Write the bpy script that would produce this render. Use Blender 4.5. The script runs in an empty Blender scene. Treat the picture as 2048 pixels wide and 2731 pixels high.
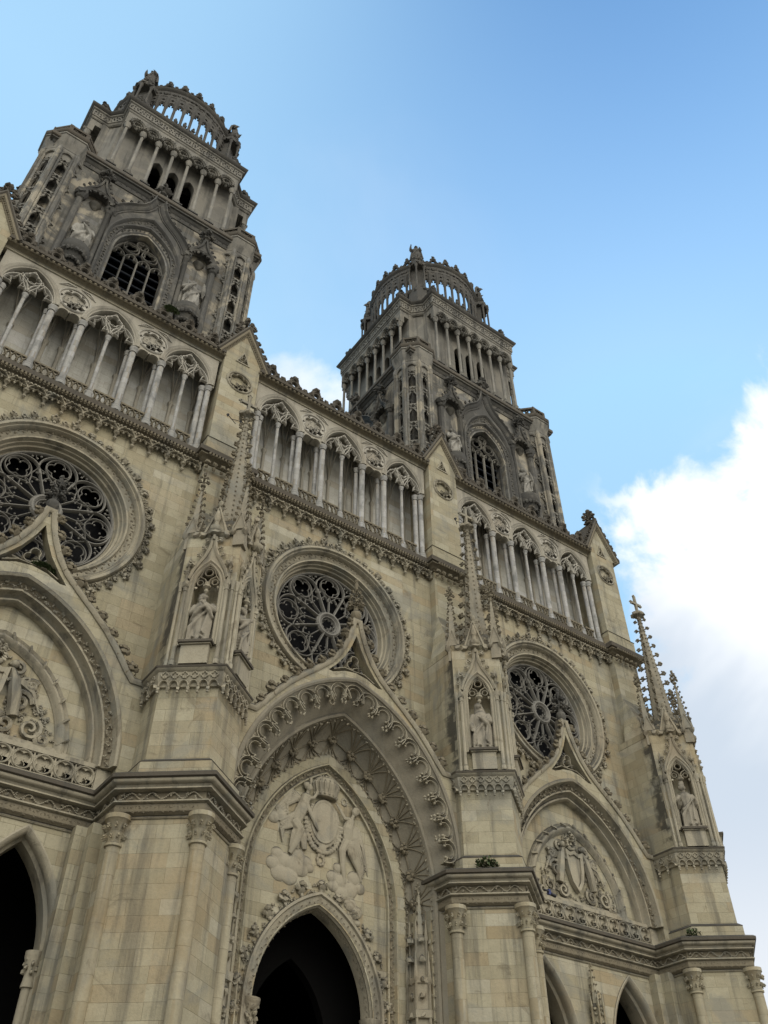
import bpy, bmesh, math, random
import numpy as np
from mathutils import Vector, Matrix
from mathutils.geometry import tessellate_polygon

# ------------------------------------------------------------------ camera, sky, sun, exposure
scene = bpy.context.scene
COL = scene.collection
R_ = math.radians
CAMX, CAMY, CAMZ = -18.93, -30.0, 1.6
cam_d = bpy.data.cameras.new("camera")
cam = bpy.data.objects.new("camera", cam_d)
COL.objects.link(cam)
cam_d.sensor_fit = 'VERTICAL'
cam_d.sensor_height = 36.0
cam_d.lens = 0.8626 * 36.0
cam_d.clip_end = 5000
_r = Vector((0.8089, -0.5879, -0.0023)); _u = Vector((-0.3996, -0.5527, 0.7313)); _f = Vector((0.4312, 0.5906, 0.6820))
mw = Matrix(((_r.x, _u.x, -_f.x), (_r.y, _u.y, -_f.y), (_r.z, _u.z, -_f.z))).to_4x4()
mw.translation = (CAMX, CAMY, CAMZ)
cam.matrix_world = mw
scene.camera = cam

SUN_AZ, SUN_EL = 58.0, 37.0      # compass from +Y towards +X
SKY_STRENGTH, EXPOSURE = 0.122, 0.92
world = bpy.data.worlds.new("World")
scene.world = world
world.use_nodes = True

class NT:
    """small helper to write node trees"""
    def __init__(self, tree):
        self.t = tree; self.n = tree.nodes; self.l = tree.links
    def new(self, kind, **kw):
        nd = self.n.new(kind)
        for k, v in kw.items():
            setattr(nd, k, v)
        return nd
    def put(self, nd, key, val):
        s = nd.inputs[key]
        if isinstance(val, bpy.types.NodeSocket):
            self.l.new(val, s)
        else:
            s.default_value = val
    def math(self, op, a, b=0.0, c=None, clamp=False):
        nd = self.new('ShaderNodeMath', operation=op, use_clamp=clamp)
        self.put(nd, 0, a); self.put(nd, 1, b)
        if c is not None: self.put(nd, 2, c)
        return nd.outputs[0]
    def vmath(self, op, a, b=(0, 0, 0)):
        nd = self.new('ShaderNodeVectorMath', operation=op)
        self.put(nd, 0, a); self.put(nd, 1, b)
        return nd.outputs['Value'] if op in ('DOT_PRODUCT', 'LENGTH') else nd.outputs[0]
    def noise(self, vec, scale, detail=4.0, rough=0.55, dist=0.0):
        nd = self.new('ShaderNodeTexNoise')
        self.put(nd, 'Vector', vec); self.put(nd, 'Scale', scale); self.put(nd, 'Detail', detail)
        self.put(nd, 'Roughness', rough); self.put(nd, 'Distortion', dist)
        return nd.outputs['Fac']
    def ramp(self, v, lo, hi, a=0.0, b=1.0):
        nd = self.new('ShaderNodeMapRange', clamp=True)
        nd.interpolation_type = 'SMOOTHSTEP'
        self.put(nd, 0, v); self.put(nd, 1, lo); self.put(nd, 2, hi); self.put(nd, 3, a); self.put(nd, 4, b)
        return nd.outputs[0]
    def mix(self, f, a, b, blend='MIX'):
        nd = self.new('ShaderNodeMix', data_type='RGBA', blend_type=blend)
        self.put(nd, 0, f)
        for k, v in ((6, a), (7, b)):
            if isinstance(v, bpy.types.NodeSocket): self.l.new(v, nd.inputs[k])
            else: nd.inputs[k].default_value = (v[0], v[1], v[2], 1)
        return nd.outputs[2]
    def sep(self, v):
        nd = self.new('ShaderNodeSeparateXYZ'); self.put(nd, 0, v); return nd.outputs
    def comb(self, x, y, z):
        nd = self.new('ShaderNodeCombineXYZ')
        self.put(nd, 0, x); self.put(nd, 1, y); self.put(nd, 2, z); return nd.outputs[0]

def build_world():
    w = NT(world.node_tree)
    for nd in list(w.n): w.n.remove(nd)
    out = w.new('ShaderNodeOutputWorld'); bg = w.new('ShaderNodeBackground')
    w.l.new(bg.outputs[0], out.inputs[0])
    sky = w.new('ShaderNodeTexSky', sky_type='NISHITA', sun_disc=False)
    sky.sun_elevation = R_(SUN_EL); sky.sun_rotation = R_(SUN_AZ)
    sky.altitude = 100; sky.air_density = 1.0; sky.dust_density = 0.25; sky.ozone_density = 1.4
    d = w.new('ShaderNodeTexCoord').outputs['Generated']
    x, y, z = w.sep(d)
    zz = w.math('MAXIMUM', w.math('ADD', z, 0.12), 0.05)
    flat = w.comb(w.math('DIVIDE', x, zz), w.math('DIVIDE', y, zz), w.math('MULTIPLY', z, 0.6))
    big = w.noise(flat, 1.15, 6, 0.56, 0.35)
    # a bank of cumulus in the south-east, thin veil elsewhere, unseen bright cloud behind the camera added to light the facade
    az = w.math('ARCTAN2', x, y)
    puff = w.math('SUBTRACT', w.noise(d, 7.0, 8, 0.58, 0.3), 0.5)
    rise = w.math('MULTIPLY', w.ramp(az, R_(63), R_(69)), 0.018)
    top = w.ramp(w.math('SUBTRACT', w.math('ADD', z, w.math('MULTIPLY', puff, 0.24)), rise), 0.704, 0.668)
    side = w.ramp(w.math('ADD', w.math('ADD', az, w.ramp(z, 0.62, 0.40, 0.0, 0.10)), w.math('MULTIPLY', puff, 0.55)), R_(53.5), R_(59.5))
    c1 = w.math('MULTIPLY', top, side)
    west = w.vmath('DOT_PRODUCT', d, (-0.50, -0.62, 0.60))
    c2 = w.math('MULTIPLY', w.ramp(w.math('ADD', w.math('MULTIPLY', west, 0.16), big), 0.50, 0.64), w.ramp(west, 0.50, 0.72))
    wisp = w.math('MULTIPLY', w.ramp(w.noise(flat, 2.2, 5, 0.55, 0.6), 0.50, 0.80), 0.08)
    scrap = w.math('MULTIPLY', w.ramp(w.math('ADD', w.vmath('DOT_PRODUCT', d, (0.2976, 0.5642, 0.7701)), w.math('MULTIPLY', puff, 0.016)), 0.9972, 1.0012), 0.75)
    cov = w.math('MAXIMUM', w.math('MAXIMUM', w.math('MAXIMUM', c1, scrap), c2), wisp)
    # blinding tops, blue grey undersides
    sh = w.math('SUBTRACT', w.noise(d, 3.0, 5, 0.55, 0.4), 0.5)
    lit = w.ramp(w.math('ADD', w.math('ADD', z, w.math('MULTIPLY', w.math('SUBTRACT', az, 1.05), 0.5)), w.math('MULTIPLY', sh, 0.45)), 0.38, 0.54)
    ccol = w.mix(lit, (2.85, 3.25, 3.75), (4.9, 5.0, 5.1))
    ccol = w.mix(w.ramp(z, 0.40, 0.22, 0.0, 0.8), ccol, (3.9, 4.05, 4.25))
    ccol = w.mix(w.ramp(west, 0.35, 0.5), ccol, (17.9, 17.0, 15.3))
    ccol = w.mix(w.math('MULTIPLY', w.ramp(z, 0.42, 0.05), w.ramp(west, 0.0, 0.3)), ccol, (1.3, 1.3, 1.3))  # added cloud darkened near the horizon to weaken flat frontal light
    veil = w.math('ADD', w.ramp(z, 0.96, 0.62, 0.0, 0.85), w.ramp(az, R_(80), R_(-10), 0.0, 0.90), clamp=True)
    cap = w.vmath('MINIMUM', sky.outputs[0], (2.6, 3.6, 5.2))
    tint = w.mix(veil, w.mix(1.0, cap, (0.70, 0.96, 1.02), 'MULTIPLY'), (1.84, 3.10, 4.35))
    gnd = w.ramp(z, 0.06, -0.02)
    col = w.mix(gnd, w.mix(cov, tint, ccol), (0.9, 0.88, 0.82))
    w.l.new(col, bg.inputs[0]); bg.inputs[1].default_value = SKY_STRENGTH
build_world()

sun_d = bpy.data.lights.new("sun", 'SUN')
sun_d.energy = 1.0; sun_d.angle = R_(12); sun_d.color = (1.0, 0.95, 0.88)
sun = bpy.data.objects.new("sun", sun_d); COL.objects.link(sun)
sd = Vector((math.sin(R_(SUN_AZ)) * math.cos(R_(SUN_EL)), math.cos(R_(SUN_AZ)) * math.cos(R_(SUN_EL)), math.sin(R_(SUN_EL))))
sun.rotation_euler = sd.to_track_quat('Z', 'Y').to_euler()
sun.location = (40, 40, 90)

scene.view_settings.view_transform = 'Standard'
scene.view_settings.look = 'None'
scene.view_settings.gamma = 1.0
scene.view_settings.exposure = EXPOSURE

# ------------------------------------------------------------------ materials
ALB = 0.72
def stone(name, c1, c2, ochre=(0.36, 0.25, 0.12), grime=(0.06, 0.058, 0.052), blocks=True, streak=0.45,
          patch=0.35, topdirt=0.85, bw=1.05, bh=0.48, pale=None, pale_amt=0.0, zs=0.13, streak_lo=0.50, stain=False, grey=0.0):
    k_ = ALB
    c1, c2, ochre = [tuple(v * k_ for v in c) for c in (c1, c2, ochre)]
    if pale: pale = tuple(v * k_ for v in pale)
    m = bpy.data.materials.new(name); m.use_nodes = True
    s = NT(m.node_tree)
    bs = s.n['Principled BSDF']
    geo = s.new('ShaderNodeNewGeometry')
    P, N = geo.outputs['Position'], geo.outputs['True Normal']
    nx, ny, nz = s.sep(N); px, py, pz = s.sep(P)
    u = s.math('SUBTRACT', s.math('MULTIPLY', py, nx), s.math('MULTIPLY', px, ny))
    n_big = s.noise(P, 0.22, 4, 0.6, 0.3)
    n_mid = s.noise(P, 1.6, 5, 0.62, 0.4)
    n_fine = s.noise(P, 11.0, 5, 0.65)
    hgt = n_fine
    if blocks:
        br = s.new('ShaderNodeTexBrick'); br.offset = 0.5; br.squash = 1.0
        s.put(br, 'Vector', s.comb(u, s.math('ADD', pz, s.math('MULTIPLY', s.math('SUBTRACT', n_mid, 0.5), 0.03)), 0.0))
        s.put(br, 'Color1', (*c1, 1)); s.put(br, 'Color2', (*c2, 1))
        s.put(br, 'Mortar', (c2[0] * 0.74, c2[1] * 0.72, c2[2] * 0.69, 1))
        s.put(br, 'Scale', 1.0); s.put(br, 'Mortar Size', 0.008); s.put(br, 'Mortar Smooth', 0.6)
        s.put(br, 'Bias', 0.0); s.put(br, 'Brick Width', bw); s.put(br, 'Row Height', bh)
        col = br.outputs['Color']
        # a few individual blocks replaced or stained ochre
        cell = s.comb(s.math('FLOOR', s.math('DIVIDE', u, bw * 2)), s.math('FLOOR', s.math('DIVIDE', pz, bh)), s.math('FLOOR', s.math('MULTIPLY', nx, 3)))
        wn = s.new('ShaderNodeTexWhiteNoise'); s.put(wn, 'Vector', cell)
        rnd = wn.outputs['Value']
        col = s.mix(s.math('MULTIPLY', s.ramp(rnd, 0.80, 0.95), 0.34), col, ochre)
        col = s.mix(s.math('MULTIPLY', s.ramp(rnd, 0.20, 0.08), 0.45), col, (c1[0] * 1.12, c1[1] * 1.15, c1[2] * 1.28))
        hgt = s.math('SUBTRACT', n_fine, s.math('MULTIPLY', br.outputs['Fac'], 1.2))
    else:
        col = s.mix(n_big, c1, c2)
    col = s.mix(s.math('MULTIPLY', s.ramp(n_big, 0.50, 0.74), patch), col, ochre)
    col = s.mix(s.math('MULTIPLY', s.ramp(n_mid, 0.40, 0.66), 0.22), col, (c2[0] * 0.68, c2[1] * 0.68, c2[2] * 0.68))
    col = s.mix(s.math('MULTIPLY', s.ramp(n_fine, 0.42, 0.70), 0.16), col, (c2[0] * 0.5, c2[1] * 0.5, c2[2] * 0.5))
    if pale:
        col = s.mix(s.math('MULTIPLY', s.ramp(s.noise(P, 0.55, 5, 0.65, 0.6), 0.48, 0.60), pale_amt), col, pale)
    if grey:
        col = s.mix(s.math('MULTIPLY', s.ramp(s.noise(P, 0.42, 5, 0.62, 0.8), 0.50, 0.66), grey), col, (0.20, 0.196, 0.166))
        col = s.mix(s.math('MULTIPLY', s.ramp(s.noise(P, 0.9, 6, 0.7, 1.2), 0.56, 0.70), grey * .8), col, (0.125, 0.100, 0.065))
    if stain:
        ox, oy, oz = s.sep(s.new('ShaderNodeTexCoord').outputs['Object'])
        v = s.math('MULTIPLY', s.ramp(oy, -1.0, -2.2), s.math('MULTIPLY', s.ramp(oz, 26.4, 25.6), s.ramp(oz, 19.4, 22.0, 0.45, 1.0)))
        v = s.math('ADD', v, s.math('ADD', s.math('MULTIPLY', s.math('SUBTRACT', rnd, 0.5), 0.55), s.math('MULTIPLY', s.math('SUBTRACT', n_mid, 0.5), 1.5)))
        col = s.mix(s.ramp(v, 0.50, 1.0, 0.0, 0.90), col, (0.045, 0.042, 0.034))
    # rain streaks of soot running down the walls
    sv = s.comb(s.math('MULTIPLY', px, 1.7), s.math('MULTIPLY', py, 1.7), s.math('MULTIPLY', pz, zs))
    st = s.noise(sv, 1.0, 6, 0.62, 0.2)
    col = s.mix(s.math('MULTIPLY', s.ramp(st, streak_lo, streak_lo + 0.20), streak), col, grime)
    # black lichen on upward facing ledges
    up = s.math('MULTIPLY', s.ramp(nz, 0.15, 0.6), s.ramp(n_mid, 0.25, 0.5))
    col = s.mix(s.math('MULTIPLY', up, topdirt), col, (0.045, 0.043, 0.038))
    s.l.new(col, bs.inputs['Base Color'])
    bs.inputs['Roughness'].default_value = 0.92
    bs.inputs['Specular IOR Level'].default_value = 0.2
    bp = s.new('ShaderNodeBump'); s.put(bp, 'Strength', 0.55); s.put(bp, 'Distance', 0.03); s.put(bp, 'Height', hgt)
    s.l.new(bp.outputs[0], bs.inputs['Normal'])
    return m

def plain(name, c, rough=0.8, metal=0.0, noise=0.25, scale=6.0, spec=0.3):
    m = bpy.data.materials.new(name); m.use_nodes = True
    s = NT(m.node_tree); bs = s.n['Principled BSDF']
    geo = s.new('ShaderNodeNewGeometry')
    n = s.noise(geo.outputs['Position'], scale, 5, 0.6)
    col = s.mix(s.math('MULTIPLY', n, noise * 2, clamp=True), c, (c[0] * 0.45, c[1] * 0.45, c[2] * 0.45))
    s.l.new(col, bs.inputs['Base Color'])
    bs.inputs['Roughness'].default_value = rough; bs.inputs['Metallic'].default_value = metal
    bs.inputs['Specular IOR Level'].default_value = spec
    return m

M = {}
M['wall'] = stone('limestone_wall', (0.520, 0.472, 0.335), (0.405, 0.358, 0.238), ochre=(0.40, 0.27, 0.13), streak=0.52, patch=0.40, grey=0.60, streak_lo=0.49)
M['flank'] = stone('stained_pier_flank', (0.520, 0.472, 0.335), (0.405, 0.358, 0.238), ochre=(0.40, 0.27, 0.13), streak=0.45, patch=0.36, grey=0.6, stain=True)
M['trim'] = stone('limestone_trim', (0.500, 0.450, 0.335), (0.400, 0.355, 0.260), blocks=False, streak=0.60, patch=0.34, ochre=(0.27, 0.18, 0.095), grey=0.7, streak_lo=0.48)
M['shaft'] = stone('ochre_stained_shaft', (0.475, 0.425, 0.300), (0.40, 0.350, 0.235), bw=60.0, bh=.72, ochre=(0.33, 0.235, 0.115), streak=0.45, patch=0.65, grey=0.5)
M['vault'] = stone('shade_toned_vault_stone', (0.370, 0.330, 0.250), (0.285, 0.255, 0.190), blocks=False, streak=0.35, patch=0.25, ochre=(0.24, 0.19, 0.12), grey=0.4)  # shade of the portal soffit put into a darker stone colour
M['rose'] = stone('grey_rose_tracery', (0.36, 0.342, 0.30), (0.26, 0.246, 0.215), blocks=False, streak=0.45, patch=0.12)
M['carve'] = stone('carved_limestone', (0.315, 0.272, 0.190), (0.195, 0.165, 0.112), blocks=False, streak=0.45, patch=0.30, ochre=(0.19, 0.140, 0.075))
M['pale'] = stone('pale_gallery_stone', (0.520, 0.480, 0.390), (0.420, 0.385, 0.310), blocks=False, streak=0.42, patch=0.22, ochre=(0.30, 0.22, 0.14))
M['tracery'] = stone('pale_tracery_stone', (0.62, 0.58, 0.49), (0.52, 0.485, 0.41), blocks=False, streak=0.35, patch=0.12, ochre=(0.36, 0.28, 0.18))
M['backwall'] = stone('grey_gallery_wall', (0.62, 0.60, 0.53), (0.54, 0.52, 0.45), streak=0.30, patch=0.22, ochre=(0.42, 0.33, 0.20), grey=0.25)
M['colstone'] = stone('grey_column_stone', (0.50, 0.485, 0.445), (0.36, 0.35, 0.32), bw=50.0, bh=0.42, streak=0.7, patch=0.12, grime=(0.12, 0.12, 0.115), zs=0.9)
M['dark'] = stone('blackened_ledge_stone', (0.165, 0.143, 0.110), (0.100, 0.088, 0.069), blocks=False, streak=0.5, patch=0.30, ochre=(0.16, 0.12, 0.08))
M['soot'] = stone('soot_blackened_stone', (0.085, 0.080, 0.066), (0.055, 0.052, 0.044), blocks=False, streak=0.4, patch=0.35, ochre=(0.19, 0.16, 0.11), pale=(0.26, 0.23, 0.17), pale_amt=0.55)
M['towerwall'] = stone('weathered_tower_wall', (0.255, 0.243, 0.210), (0.165, 0.157, 0.135), streak_lo=0.46, streak=0.82, patch=0.18, ochre=(0.26, 0.20, 0.12), pale=(0.50, 0.44, 0.33), pale_amt=0.75)
M['tower'] = stone('weathered_tower_stone', (0.140, 0.134, 0.120), (0.085, 0.082, 0.074), blocks=False, streak=0.62, patch=0.16, ochre=(0.19, 0.16, 0.10), pale=(0.34, 0.31, 0.25), pale_amt=0.30)
M['towertop'] = stone('weathered_arcade_stone', (0.325, 0.306, 0.262), (0.215, 0.202, 0.172), streak_lo=0.47, blocks=False, streak=0.72, patch=0.14, ochre=(0.26, 0.20, 0.12), pale=(0.44, 0.40, 0.32), pale_amt=0.35)
M['crown'] = stone('blackened_crown_stone', (0.130, 0.122, 0.107), (0.085, 0.081, 0.072), blocks=False, streak=0.45, patch=0.12, ochre=(0.17, 0.13, 0.09), pale=(0.22, 0.20, 0.165), pale_amt=0.3)
M['spire'] = stone('weathered_spire_stone', (0.44, 0.39, 0.29), (0.31, 0.275, 0.205), blocks=False, streak=0.6, patch=0.2, ochre=(0.24, 0.18, 0.11), grime=(0.075, 0.072, 0.062), zs=0.35, grey=0.7)
M['statue'] = stone('statue_stone', (0.43, 0.385, 0.30), (0.31, 0.275, 0.21), blocks=False, streak=0.7, patch=0.12, ochre=(0.25, 0.20, 0.13), zs=0.5, topdirt=0.75)
M['statuedark'] = stone('weathered_statue_stone', (0.33, 0.31, 0.265), (0.21, 0.198, 0.172), blocks=False, streak=0.65, patch=0.12, zs=0.5, pale=(0.56, 0.53, 0.46), pale_amt=0.5)
M['glass'] = plain('dark_leaded_glass', (0.006, 0.0065, 0.008), 0.6, spec=0.08, noise=0.3)
M['louvre'] = plain('slate_louvre', (0.10, 0.11, 0.13), 0.7, noise=0.4)
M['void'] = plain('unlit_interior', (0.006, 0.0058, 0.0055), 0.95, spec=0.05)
M['wood'] = plain('dark_oak', (0.03, 0.022, 0.016), 0.7)
M['iron'] = plain('dark_iron', (0.05, 0.05, 0.052), 0.5, 0.6)
M['blue'] = plain('blue_plastic', (0.03, 0.04, 0.13), 0.4)
M['leaf'] = plain('weed_leaf', (0.060, 0.085, 0.030), 0.75, noise=0.45, scale=20)
M['plaza'] = stone('plaza_paving', (0.24, 0.225, 0.195), (0.20, 0.187, 0.16), blocks=False, streak=0.1, topdirt=0.0, patch=0.1)

# ------------------------------------------------------------------ mesh helpers
# local frame of a wall face: x to the right, y out of the wall towards the viewer, z up
class Fr:
    def __init__(self, o=(0, 0, 0), deg=0.0):
        a = R_(deg); self.o = np.array(o, float)
        self.B = np.array([[math.cos(a), math.sin(a), 0], [math.sin(a), -math.cos(a), 0], [0, 0, 1]])
    def __call__(self, V):
        return self.o + np.asarray(V, float) @ self.B
F0 = Fr()

class MB:
    def __init__(self, fr=None):
        self.V = []; self.F = []; self.n = 0; self.fr = fr or F0
        self.mats = [None]; self.cur = 0; self.FM = []
    def use(self, mat=None):
        if mat not in self.mats: self.mats.append(mat)
        self.cur = self.mats.index(mat); return self
    def add(self, V, F, fr=None):
        V = (fr or self.fr)(V)
        self.V.append(V); k = self.n
        self.F.extend([tuple(i + k for i in f) for f in F]); self.n += len(V)
        self.FM.extend([self.cur] * len(F))
        return self
    def mesh(self, name):
        me = bpy.data.meshes.new(name)
        V = np.concatenate(self.V) if self.V else np.zeros((0, 3))
        me.from_pydata(V.tolist(), [], self.F)
        if len(self.mats) > 1: me.polygons.foreach_set('material_index', self.FM)
        me.update()
        bm = bmesh.new(); bm.from_mesh(me)
        bmesh.ops.recalc_face_normals(bm, faces=bm.faces)
        bm.to_mesh(me); bm.free()
        return me

def link(name, me, mat, parent=None, loc=(0, 0, 0), smooth=True, ang=38):
    o = bpy.data.objects.new(name, me); COL.objects.link(o)
    if mat is not None:
        me.materials.clear(); me.materials.append(M[mat])
    if smooth:
        me.polygons.foreach_set('use_smooth', [True] * len(me.polygons))
        try: me.set_sharp_from_angle(angle=R_(ang))
        except Exception: pass
    if parent is not None: o.parent = parent
    o.location = loc
    return o
def part(name, mb, mat, parent, loc=(0, 0, 0), ang=38):
    o = link(name, mb.mesh(name), mat, parent, loc, True, ang)
    for k in mb.mats[1:]: o.data.materials.append(M[k])
    if len(mb.mats) > 1: o.data.polygons.foreach_set('material_index', mb.FM)
    return o
def copy_tree(o, parent, loc=None, rz=None):
    c = o.copy(); COL.objects.link(c); c.parent = parent
    if loc is not None: c.location = loc
    if rz is not None: c.rotation_euler = (0, 0, rz)
    for ch in list(o.children): copy_tree(ch, c)
    return c
def tag(o, label, cat, group=None, kind=None):
    if label: o['label'] = label
    if cat: o['category'] = cat
    if group: o['group'] = group
    if kind: o['kind'] = kind
    return o

def box(x0, x1, y0, y1, z0, z1):
    V = [(x, y, z) for z in (z0, z1) for y in (y0, y1) for x in (x0, x1)]
    return V, [(0, 1, 3, 2), (4, 6, 7, 5), (0, 4, 5, 1), (2, 3, 7, 6), (0, 2, 6, 4), (1, 5, 7, 3)]
def prism(poly, z0, z1, poly2=None):
    n = len(poly); p2 = poly2 or poly
    V = [(x, y, z0) for x, y in poly] + [(x, y, z1) for x, y in p2]
    return V, [tuple(range(n)), tuple(range(n, 2 * n))] + [(i, (i + 1) % n, n + (i + 1) % n, n + i) for i in range(n)]
def plate(outer, holes, y0, y1):
    loops = [outer] + list(holes)
    pts = [p for lp in loops for p in lp]; n = len(pts)
    tri = tessellate_polygon([[Vector((p[0], p[1], 0)) for p in lp] for lp in loops])
    V = [(p[0], y1, p[1]) for p in pts] + [(p[0], y0, p[1]) for p in pts]
    F = [tuple(t) for t in tri] + [tuple(i + n for i in t) for t in tri]
    k = 0
    for lp in loops:
        m = len(lp)
        F += [(k + i, k + (i + 1) % m, n + k + (i + 1) % m, n + k + i) for i in range(m)]
        k += m
    return V, F
def _sweep(path, prof, closed):
    P = np.array(path, float); n = len(P)
    if closed:
        d = np.roll(P, -1, 0) - P
    else:
        d = P[1:] - P[:-1]
    d = d / np.maximum(np.linalg.norm(d, axis=1, keepdims=True), 1e-9)
    if closed:
        d1 = np.roll(d, 1, 0); d2 = d
    else:
        d1 = np.vstack([d[:1], d]); d2 = np.vstack([d, d[-1:]])
    n1 = np.stack([-d1[:, 1], d1[:, 0]], 1); n2 = np.stack([-d2[:, 1], d2[:, 0]], 1)
    den = np.maximum(1 + (n1 * n2).sum(1, keepdims=True), 0.35)
    m = (n1 + n2) / den
    K = len(prof); pr = np.array(prof, float)
    A = P[:, None, :] + m[:, None, :] * pr[None, :, 0:1]
    C = np.broadcast_to(pr[None, :, 1], (n, K))
    F = []
    for i in range(n if closed else n - 1):
        j = (i + 1) % n
        for k in range(K):
            k2 = (k + 1) % K
            F.append((i * K + k, i * K + k2, j * K + k2, j * K + k))
    if not closed:
        F.append(tuple(range(K))); F.append(tuple((n - 1) * K + k for k in range(K)))
    return A.reshape(-1, 2), C.reshape(-1), F
def sweep(path, prof, closed=False):       # path (x,z) on the face, prof (outward-in-plane, y)
    A, C, F = _sweep(path, prof, closed)
    return np.stack([A[:, 0], C, A[:, 1]], 1), F
def sweeph(path, prof, closed=False):      # path (x,y) in plan, prof (out, z)
    A, C, F = _sweep(path, prof, closed)
    return np.stack([A[:, 0], A[:, 1], C], 1), F
def bar(path, w, y0, y1, closed=False):    # tracery bar with chamfered front
    return sweep(path, [(-w, y0), (w, y0), (w, y0 + (y1 - y0) * .6), (w * .3, y1), (-w * .3, y1), (-w, y0 + (y1 - y0) * .6)], closed)
def lathe(prof, n=12, c=(0, 0), rot=0.0, caps=True):  # prof (r,z)
    V = []; F = []; K = len(prof)
    for i in range(n):
        a = 2 * math.pi * i / n + rot
        V += [(c[0] + r * math.cos(a), c[1] + r * math.sin(a), z) for r, z in prof]
    for i in range(n):
        j = (i + 1) % n
        F += [(i * K + k, j * K + k, j * K + k + 1, i * K + k + 1) for k in range(K - 1)]
    if caps: F.append(tuple(i * K for i in range(n))); F.append(tuple(i * K + K - 1 for i in range(n)))
    return V, F
def ring(prof, n=96, cx=0, cz=0):          # prof closed (r,y) around the y axis: rose mouldings
    V = []; F = []; K = len(prof)
    for i in range(n):
        a = 2 * math.pi * i / n
        V += [(cx + r * math.cos(a), y, cz + r * math.sin(a)) for r, y in prof]
    for i in range(n):
        j = (i + 1) % n
        F += [(i * K + k, j * K + k, j * K + (k + 1) % K, i * K + (k + 1) % K) for k in range(K)]
    return V, F
def tube(path, rad, n=6):
    P = [Vector(p) for p in path]; V = []; F = []; m = len(P)
    if not hasattr(rad, '__len__'): rad = [rad] * m
    up = Vector((0, 0, 1)); prev = None
    for i, p in enumerate(P):
        t = (P[min(i + 1, m - 1)] - P[max(i - 1, 0)]).normalized()
        a = t.cross(up) if prev is None else prev - t * prev.dot(t)
        if a.length < 1e-3: a = t.cross(Vector((1, 0, 0)))
        a.normalize(); prev = a; b = t.cross(a)
        for k in range(n):
            an = 2 * math.pi * k / n
            V.append(tuple(p + (a * math.cos(an) + b * math.sin(an)) * rad[i]))
    for i in range(m - 1):
        F += [(i * n + k, i * n + (k + 1) % n, (i + 1) * n + (k + 1) % n, (i + 1) * n + k) for k in range(n)]
    F.append(tuple(range(n))); F.append(tuple((m - 1) * n + k for k in range(n)))
    return V, F
def _ico(sub):
    bm = bmesh.new(); bmesh.ops.create_icosphere(bm, subdivisions=sub, radius=1.0)
    bm.verts.ensure_lookup_table()
    V = np.array([v.co[:] for v in bm.verts]); F = [tuple(v.index for v in f.verts) for f in bm.faces]
    bm.free(); return V, F
ICO0, ICO1, ICO2 = _ico(1), _ico(2), _ico(3)
rng = np.random.RandomState(7)
def blob(c, s, sub=ICO1, jit=0.18):
    V, F = sub
    k = 1 + (rng.rand(len(V), 1) - 0.5) * 2 * jit
    return V * k * np.array(s, float) + np.array(c, float), F

def join(*vf):
    V = []; F = []; n = 0
    for v, f in vf:
        V.append(np.asarray(v, float)); F += [tuple(i + n for i in q) for q in f]; n += len(v)
    return np.concatenate(V), F
# carved leaf ornaments: grow along +z, curl towards +x, y is out of the wall
def mk_crocket():
    return join(blob((0, 0, .14), (.15, .13, .22), ICO0), blob((.06, 0, .42), (.26, .20, .22), ICO0, .25), blob((.26, .02, .62), (.21, .19, .19), ICO0, .25),
                blob((-.16, .02, .62), (.17, .17, .2), ICO0, .25), blob((.08, .12, .78), (.16, .15, .17), ICO0, .25), blob((.40, 0, .42), (.12, .13, .12), ICO0, .2))
def mk_leaf():
    a = rng.rand() * 6.28
    return join(blob((0, 0, 0), (.34, .2, .22), ICO0, .3), blob((.3 * math.cos(a), .08, .3 * math.sin(a)), (.22, .18, .2), ICO0, .3),
                blob((-.3 * math.cos(a + 1), .06, -.3 * math.sin(a + 1)), (.2, .17, .22), ICO0, .3), blob((.05, .2, .05), (.13, .12, .13), ICO0, .2))
CROCK = [mk_crocket() for _ in range(6)]
LEAF = [mk_leaf() for _ in range(8)]
def place(mb, tmpl, pos, tx, tz, s, fr=None):
    tx = np.array(tx, float); tz = np.array(tz, float)
    tx /= np.linalg.norm(tx); tz = tz - tx * tx.dot(tz); tz /= np.linalg.norm(tz)
    ty = np.cross(tz, tx)
    V, F = tmpl
    mb.add(np.array(pos, float) + s * (V[:, :1] * tx + V[:, 1:2] * ty + V[:, 2:] * tz), F, fr)
def resample(path, step, closed=False, phase=0.5):
    P = np.array(path, float)
    if closed: P = np.vstack([P, P[:1]])
    seg = np.linalg.norm(P[1:] - P[:-1], axis=1); L = np.concatenate([[0], np.cumsum(seg)])
    n = max(1, int(round(L[-1] / step))); out = []
    for i in range(n):
        s = (i + phase) * L[-1] / n
        k = min(np.searchsorted(L, s, 'right') - 1, len(seg) - 1)
        d = (P[k + 1] - P[k]) / max(seg[k], 1e-9)
        out.append((P[k] + d * (s - L[k]), d))
    return out
def crockets(mb, path, step, size, y, fr=None, off=0.0, flip_mid=True):      # on a line in the wall plane (x,z)
    for i, (p, d) in enumerate(resample(path, step)):
        nrm = np.array([-d[1], d[0]]); up = d if d[1] >= 0 else -d
        q = p + nrm * off
        place(mb, CROCK[rng.randint(6)], (q[0], y, q[1]), (up[0], 0, up[1]), (nrm[0], 0.25, nrm[1]), size * (.85 + .3 * rng.rand()), fr)
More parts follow.
